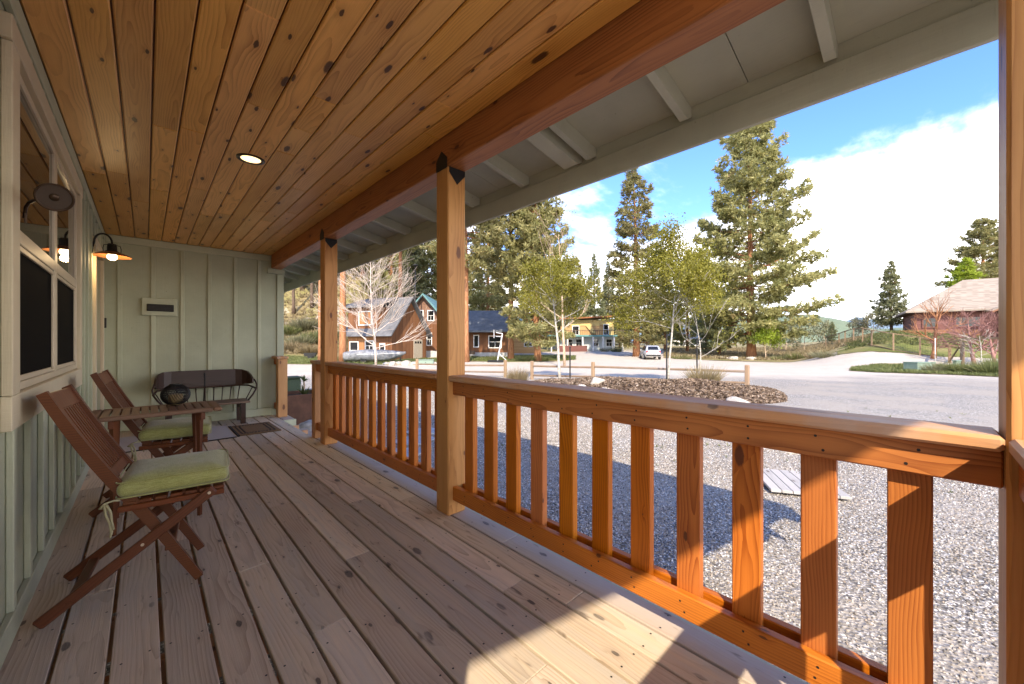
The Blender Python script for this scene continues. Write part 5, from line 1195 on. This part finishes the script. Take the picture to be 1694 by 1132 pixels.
def deer_fence(pts, label):
    P = [gp(u, D) for u, D in pts]; t = thing('wire_fence', P[0], label, 'fence')
    for p in P: board('fence_post', p, p+Vector((0,0,1.55)), .11, .11, MT['fencepost'], t, up=(1,0,0), b=.01)
    w = B()
    for a, b in zip(P[:-1], P[1:]):
        d = (b-a).normalized(); board('top_rail', a+d*.06+Vector((0,0,1.50)), b-d*.06+Vector((0,0,1.50)), .09, .07, MT['fencepost'], t); board('bottom_rail', a+d*.06+Vector((0,0,.12)), b-d*.06+Vector((0,0,.12)), .07, .06, MT['fencewood'], t)
        for k in range(1, 9): z = .15+.15*k; w.tube([a+Vector((0,0,z)), b+Vector((0,0,z))], .005, 3, False)
        n_ = int((b-a).length/.15)
        for k in range(1, n_): q = a.lerp(b, k/n_); w.tube([q+Vector((0,0,.15)), q+Vector((0,0,1.48))], .004, 3, False)
    o = w.build('wire_mesh', MT['black'], t, fix=False); o['kind'] = 'stuff'
deer_fence([(1366,52),(1388,47),(1398,44),(1412,41),(1427,38.5),(1442,36),(1478,33.5),(1522,32),(1548,31.2)], 'wood posted wire fence running below the red barn')
gt = thing('timber_gate_frame', gp(1591, 26.5), 'tall timber corner post with braces on the right hand verge', 'post')
pa, pb, pc = gp(1592, 25.5), gp(1571, 29.5), gp(1720, 21.5)
board('main_post', pa, pa+Vector((0,0,1.95)), .20, .20, MT['fencewood'], gt, up=(1,0,0), b=.02); board('second_post', pb, pb+Vector((0,0,1.45)), .17, .17, MT['fencepost'], gt, up=(1,0,0), b=.02)
zt_ = pa.z+2.03; board('top_rail', Vector((pb.x,pb.y,zt_-.1)), Vector((pa.x,pa.y,zt_)), .12, .10, MT['fencepost'], gt); board('top_rail', Vector((pa.x,pa.y,zt_+.10)), Vector((pc.x,pc.y,zt_+.15)), .11, .10, MT['fencepost'], gt)
board('brace', pb+Vector((0,0,.15)), pa+(pb-pa)*.2+Vector((0,0,1.55)), .09, .07, MT['fencewood'], gt, up=(0,1,0))
def ubox(u, D, w, h, label, name='utility_box'):
    p = gp(u, D); M = frame(p, R(8)); t = thing(name, p, label, 'utility box'); m_ = MT['ugreen']
    B(M).box((-w/2,0,0), (w/2,w*.6,h*.9), .02).build('cabinet', m_, t); B(M).box((-w/2-.03,-.03,h*.9+.002), (w/2+.03,w*.6+.03,h), .02).build('lid', m_, t); B(M).box((-w/2-.05,-.05,-.05), (w/2+.05,w*.6+.05,-.002+.04)).build('pad', MT['found'], t)
    B(M).box((-.03,-.03,h*.45), (.03,-.005,h*.55)).build('handle', MT['black'], t)
MT['ugreen'] = plain('utility_green', (.20,.27,.21), .6, .1)
ubox(1533, 24.6, 1.35, .62, 'low green electrical cabinet on the right hand verge'); ubox(1586, 24.4, .34, .75, 'slim grey green utility pedestal by the timber post', 'utility_pedestal'); ubox(704, 32.4, 1.3, .48, 'low green utility box beside the row of stones')
for k, (u, D, h, lb) in enumerate([(943,16.2,1.45,'black metal stake right of the leaning aspen'),(1103,14.9,1.75,'black metal stake at the round crowned aspen'),(1153,14.3,1.6,'black metal stake at the slender aspen')]):
    p = on_bed(u, D) if k else gp(u, D, .1); t = thing('tree_stake', p, lb, 'stake', 'metal stakes beside the aspens'); B().box((p.x-.02,p.y-.02,p.z-.3), (p.x+.02,p.y+.02,p.z+h)).build('shaft', MT['black'], t); B().box((p.x-.03,p.y-.03,p.z+h+.001), (p.x+.03,p.y+.03,p.z+h+.03), .005).build('cap', MT['black'], t)
def pole_(u, D, h, r, label, name, mat, cat, head=None):
    p = gp(u, D); t = thing(name, p, label, cat); B().tube([p, p+Vector((0,0,h*.5)), p+Vector((0,0,h))], [r, r*.9, r*.75], 10).build('shaft', mat, t, True)
    if head: head(t, p+Vector((0,0,h)))
def lamp_head(t, p): B().lathe([(.06,0),(.10,.05),(.30,.10),(.32,.16),(.12,.30),(.02,.34)], p, 16).build('lamp_head', MT['black'], t, True)
pole_(687, 47, 11.2, .09, 'dark slim lamp pole between the two brown houses', 'lamp_pole', MT['black'], 'lamp', lamp_head)
pole_(1547, 29, 1.9, .025, 'thin white marker rod in front of the barn', 'marker_rod', MT['white'], 'pole', lambda t, p: B().lathe([(.0005,.0),(.035,.0),(.035,.06),(.0005,.08)], p, 10).build('cap', MT['white'], t))
# basketball hoop
ph = gp(823, 39); Mh = frame(ph, 0); bh = thing('basketball_hoop', ph, 'portable basketball hoop with leaning pale pole on the road edge', 'basketball hoop')
MT['pale'] = plain('pale_metal', (.62,.62,.62), .5, .05)
B(Mh).box((-1.0,-.4,0), (.6,.6,.22), .08).build('base', MT['black'], bh); B(Mh).tube([(0,0,.2),(.25,0,1.5),(.5,0,2.9)], .06, 8).build('pole', MT['pale'], bh); B(Mh).tube([(.9,0,.2),(.12,0,.9)], .035, 6).build('brace', MT['pale'], bh)
B(Mh).tube([(.5,0,2.9),(-.15,-.2,3.0)], .04, 6).build('arm', MT['pale'], bh); B(Mh).tube([(.42,0,2.6),(-.15,-.2,2.6)], .03, 6).build('arm', MT['pale'], bh)
B(Mh).box((-.35,-.75,2.45), (-.31,.45,3.25), .005).build('backboard', MT['pale'], bh)
B(Mh).tube([(-.55+.22*math.cos(a), -.15+.22*math.sin(a), 2.62) for a in [math.pi*k/8 for k in range(17)]], .012, 6, False).build('rim', MT['rust'], bh)
# covered boat
pb_ = gp(573, 37.6); Mb = frame(pb_+RV*0, R(4)); bo = thing('covered_boat', pb_, 'boat under a grey tarpaulin on the lawn before the brown house', 'boat')
L_ = 5.7; N_ = 34; K_ = 22; V = []; rs = np.random.default_rng(9)
for i in range(N_):
    s_ = i/(N_-1); wd = 1.05*(1-max(0, (s_-.45)/.55)**2.2)*(.9+.1*min(1, s_*6)); keel = .22+.75*max(0, (s_-.62)/.38)**2; gun = .88+.14*s_**2; top = 1.12+.22*math.sin(math.pi*min(1, s_*1.1))
    for k in range(K_):
        a = 2*math.pi*k/K_; x, z = math.cos(a), math.sin(a); ww = wd*abs(x)**.6*(1 if x > 0 else -1)
        zz_ = gun+(top-gun)*max(z, 0)**.8 if z >= 0 else gun-(gun-keel)*(-z)**.7
        fold = .035*math.sin(23*s_+3*math.sin(5*s_)+2.5*a)*(1 if z < .6 else .5)+.02*math.sin(60*s_+4*a); V.append((s_*L_, ww*(1+fold), zz_+fold*.9))
F = [(i*K_+k, i*K_+(k+1) % K_, (i+1)*K_+(k+1) % K_, (i+1)*K_+k) for i in range(N_-1) for k in range(K_)]+[tuple(range(K_)), tuple(range((N_-1)*K_, N_*K_))[::-1]]
B(Mb).add(V, F).build('tarpaulin', plain('grey_tarp', (.20,.205,.22), .45, .3, 3, .3, 8), bo, True)
B(Mb).tube([(.3,-.9,.86),(1.5,-1.05,.88),(3,-1.07,.9),(4.2,-.95,.95),(5.2,-.6,1.0)], .03, 6).build('rope', MT['white'], bo)
for x in (.9, 4.3):
    B(Mb).box((x,-.7,.1), (x+.12,.7,.28)).build('trailer_bar', MT['black'], bo)
for x in (1.1, 5.3): B(Mb).tube([(x,-.5,0),(x,-.5,.6)], .06, 6).build('stand', MT['black'], bo)
for y in (-.85,.85): B(Mb).tube([(1.9,y-.08,.28),(1.9,y+.08,.28)], .28, 16).build('wheel', MT['black'], bo)
# parked car
pc_ = gp(1081, 43.5, .02); Mc = frame(pc_, R(-9)); ca = thing('parked_car', pc_, 'silver hatchback parked on the gravel road beside the slim pine', 'car')
MT['carpaint'] = plain('silver_paint', (.56,.57,.58), .28, .03, metal=.55); MT['tyre'] = plain('rubber', (.02,.02,.02), .8); MT['tail'] = plain('tail_lamp', (.45,.03,.03), .3)
st_ = [(-2.2,.55,.95,.70),(-2.1,.35,1.08,.84),(-1.2,.30,1.10,.90),(.0,.30,1.05,.91),(1.0,.30,1.00,.90),(1.8,.32,.90,.85),(2.15,.42,.75,.72)]   # along the car from the tail: y, z low, z high, half width
V = []; 
for (y, a, b, w) in st_: V += [(-w*.95, y+2.2, a), (-w, y+2.2, (a+b)/2), (-w*.93, y+2.2, b), (w*.93, y+2.2, b), (w, y+2.2, (a+b)/2), (w*.95, y+2.2, a)]
F = [(i*6+k, i*6+(k+1) % 6, (i+1)*6+(k+1) % 6, (i+1)*6+k) for i in range(len(st_)-1) for k in range(6)]+[(5,4,3,2,1,0), tuple(range(len(V)-6, len(V)))]
B(Mc).add(V, F).build('body', MT['carpaint'], ca, True)
cb = [(.12,1.08,.80,.02),(.55,1.58,.62,.0),(2.1,1.62,.64,0),(3.0,1.02,.80,0)]
V = []
for (y, z, w, _) in ((.08,1.06,.82,0),(.45,1.56,.62,0),(1.2,1.64,.63,0),(2.0,1.62,.63,0),(3.1,1.03,.82,0)): V += [(-w, y, z), (w, y, z)]
for (y, w) in ((.08,.82),(1.2,.86),(2.0,.86),(3.1,.82)): V += [(-w, y, 1.03), (w, y, 1.03)]
B(Mc).add(V, [(0,2,3,1),(2,4,5,3),(4,6,7,5),(6,8,9,7),(0,10,12,4,2),(1,3,5,13,11),(4,12,14,6),(5,7,15,13),(6,14,16,8),(7,9,17,15)]).build('cabin', MT['carpaint'], ca)
B(Mc).quad((-.60,.10,1.12),(.60,.10,1.12),(.50,.38,1.50),(-.50,.38,1.50)).build('rear_window', MT['dglass'], ca)
for sg in (-1, 1):
    B(Mc).quad((sg*.845,.45,1.1),(sg*.865,1.25,1.1),(sg*.70,1.2,1.52),(sg*.70,.62,1.48)).build('side_window', MT['dglass'], ca); B(Mc).quad((sg*.865,1.32,1.1),(sg*.855,2.5,1.1),(sg*.70,2.0,1.52),(sg*.70,1.3,1.53)).build('side_window', MT['dglass'], ca)
    B(Mc).box((sg*.66-.12,.0,.82), (sg*.66+.12,.06,1.0), .01).build('tail_light', MT['tail'], ca); B(Mc).box((sg*.93-.09,2.55,.98), (sg*.93+.09,2.68,1.10), .02).build('mirror', MT['carpaint'], ca)
    for y in (.85, 3.45):
        w_ = B(Mc).tube([(sg*.92,y,.33),(sg*.72,y,.33)], .33, 20).build('wheel', MT['tyre'], ca); B(Mc).tube([(sg*.925,y,.33),(sg*.90,y,.33)], .20, 14).build('rim', MT['pale'], w_)
B(Mc).box((-.78,-.03,.42), (.78,.14,.58), .03).build('bumper', MT['black'], ca); B(Mc).box((-.26,-.012,.72), (.26,.02,.84)).build('number_plate', MT['white'], ca)
# planter by the entry and the bits behind it
pt = thing('rusty_planter', (2.05, 7.95, -.55), 'large rusty steel planter box beside the entry step', 'planter')
MT['corten'] = plain('rusted_steel', (.13,.06,.035), .85, .25, 5, .2, 50)
for lo, hi in (((1.68,7.60),(2.42,7.63)), ((1.68,8.27),(2.42,8.30)), ((1.68,7.631),(1.71,8.269)), ((2.39,7.631),(2.42,8.269))): B().box((*lo,-.56), (*hi,.19)).build('side', MT['corten'], pt)
B().box((1.712,7.632,-.5), (2.388,8.268,.13)).build('soil', MT['mulch'], pt)
yu = thing('yucca_plant', (2.13, 7.85, .13), 'spiky green plant growing in the rusty planter', 'plant')
def blades(c, n_, L, w, seed, el0=.2, el1=1.4):
    rs = np.random.default_rng(seed); V = []; F = []
    for k in range(n_):
        a = rs.uniform(0, 6.28); el = rs.uniform(el0, el1); l = L*rs.uniform(.7, 1.1); d = np.array([math.cos(a)*math.cos(el), math.sin(a)*math.cos(el), math.sin(el)]); s_ = np.cross(d, [0,0,1.]); s_ /= np.linalg.norm(s_)
        m_ = c+d*l*.5; t_ = c+d*l+np.array([0,0,-.12*l]); b = len(V); V += [c-s_*w*.4, c+s_*w*.4, m_+s_*w*.5, t_, m_-s_*w*.5]; F += [(b,b+1,b+2),(b,b+2,b+4),(b+4,b+2,b+3)]
    return V, F
V, F = blades(np.array([2.13,7.85,.13]), 34, .26, .03, 2); link('leaves', raw_mesh('leaves', V, F, MT['green_scrub'], False, np.full(len(V), .3)), Matrix(), yu)
B().tube([(2.13,7.85,.13),(2.14,7.86,.30),(2.13,7.85,.40)], [.02,.016,.012], 6).build('stem', MT['twig'], yu)
V, F = blades(np.array([2.13,7.85,.40]), 26, .16, .024, 3, .1, 1.4); link('leaves', raw_mesh('leaves', V, F, MT['green_scrub'], False, np.full(len(V), .25)), Matrix(), yu)
gb = thing('garden_bin', (2.75, 11.3, -.55), 'dark green bin standing behind the planter', 'bin')
B().box((2.55,11.1,-.55), (2.95,11.5,.18), .03).build('tub', plain('bin_green', (.05,.075,.035), .6), gb); B().box((2.53,11.08,.181), (2.97,11.52,.23), .02).build('lid', plain('bin_lid', (.045,.065,.03), .6), gb)
pw = gp(514, 47); Mw = frame(pw, R(15)); wb = thing('garden_cart', pw, 'small dark garden cart on the lawn left of the far post', 'cart')
B(Mw).prism([(-.6,.35),(.5,.3),(.7,.75),(-.75,.75)], -.35, .35, 1).build('tray', MT['black'], wb)
for y in (-.42, .42): B(Mw).tube([(0,y-.05,.28),(0,y+.05,.28)], .28, 14).build('wheel', MT['tyre'], wb)
B(Mw).tube([(.6,0,.6),(1.3,0,.55),(1.6,0,.15)], .04, 6).build('handle', MT['black'], wb)
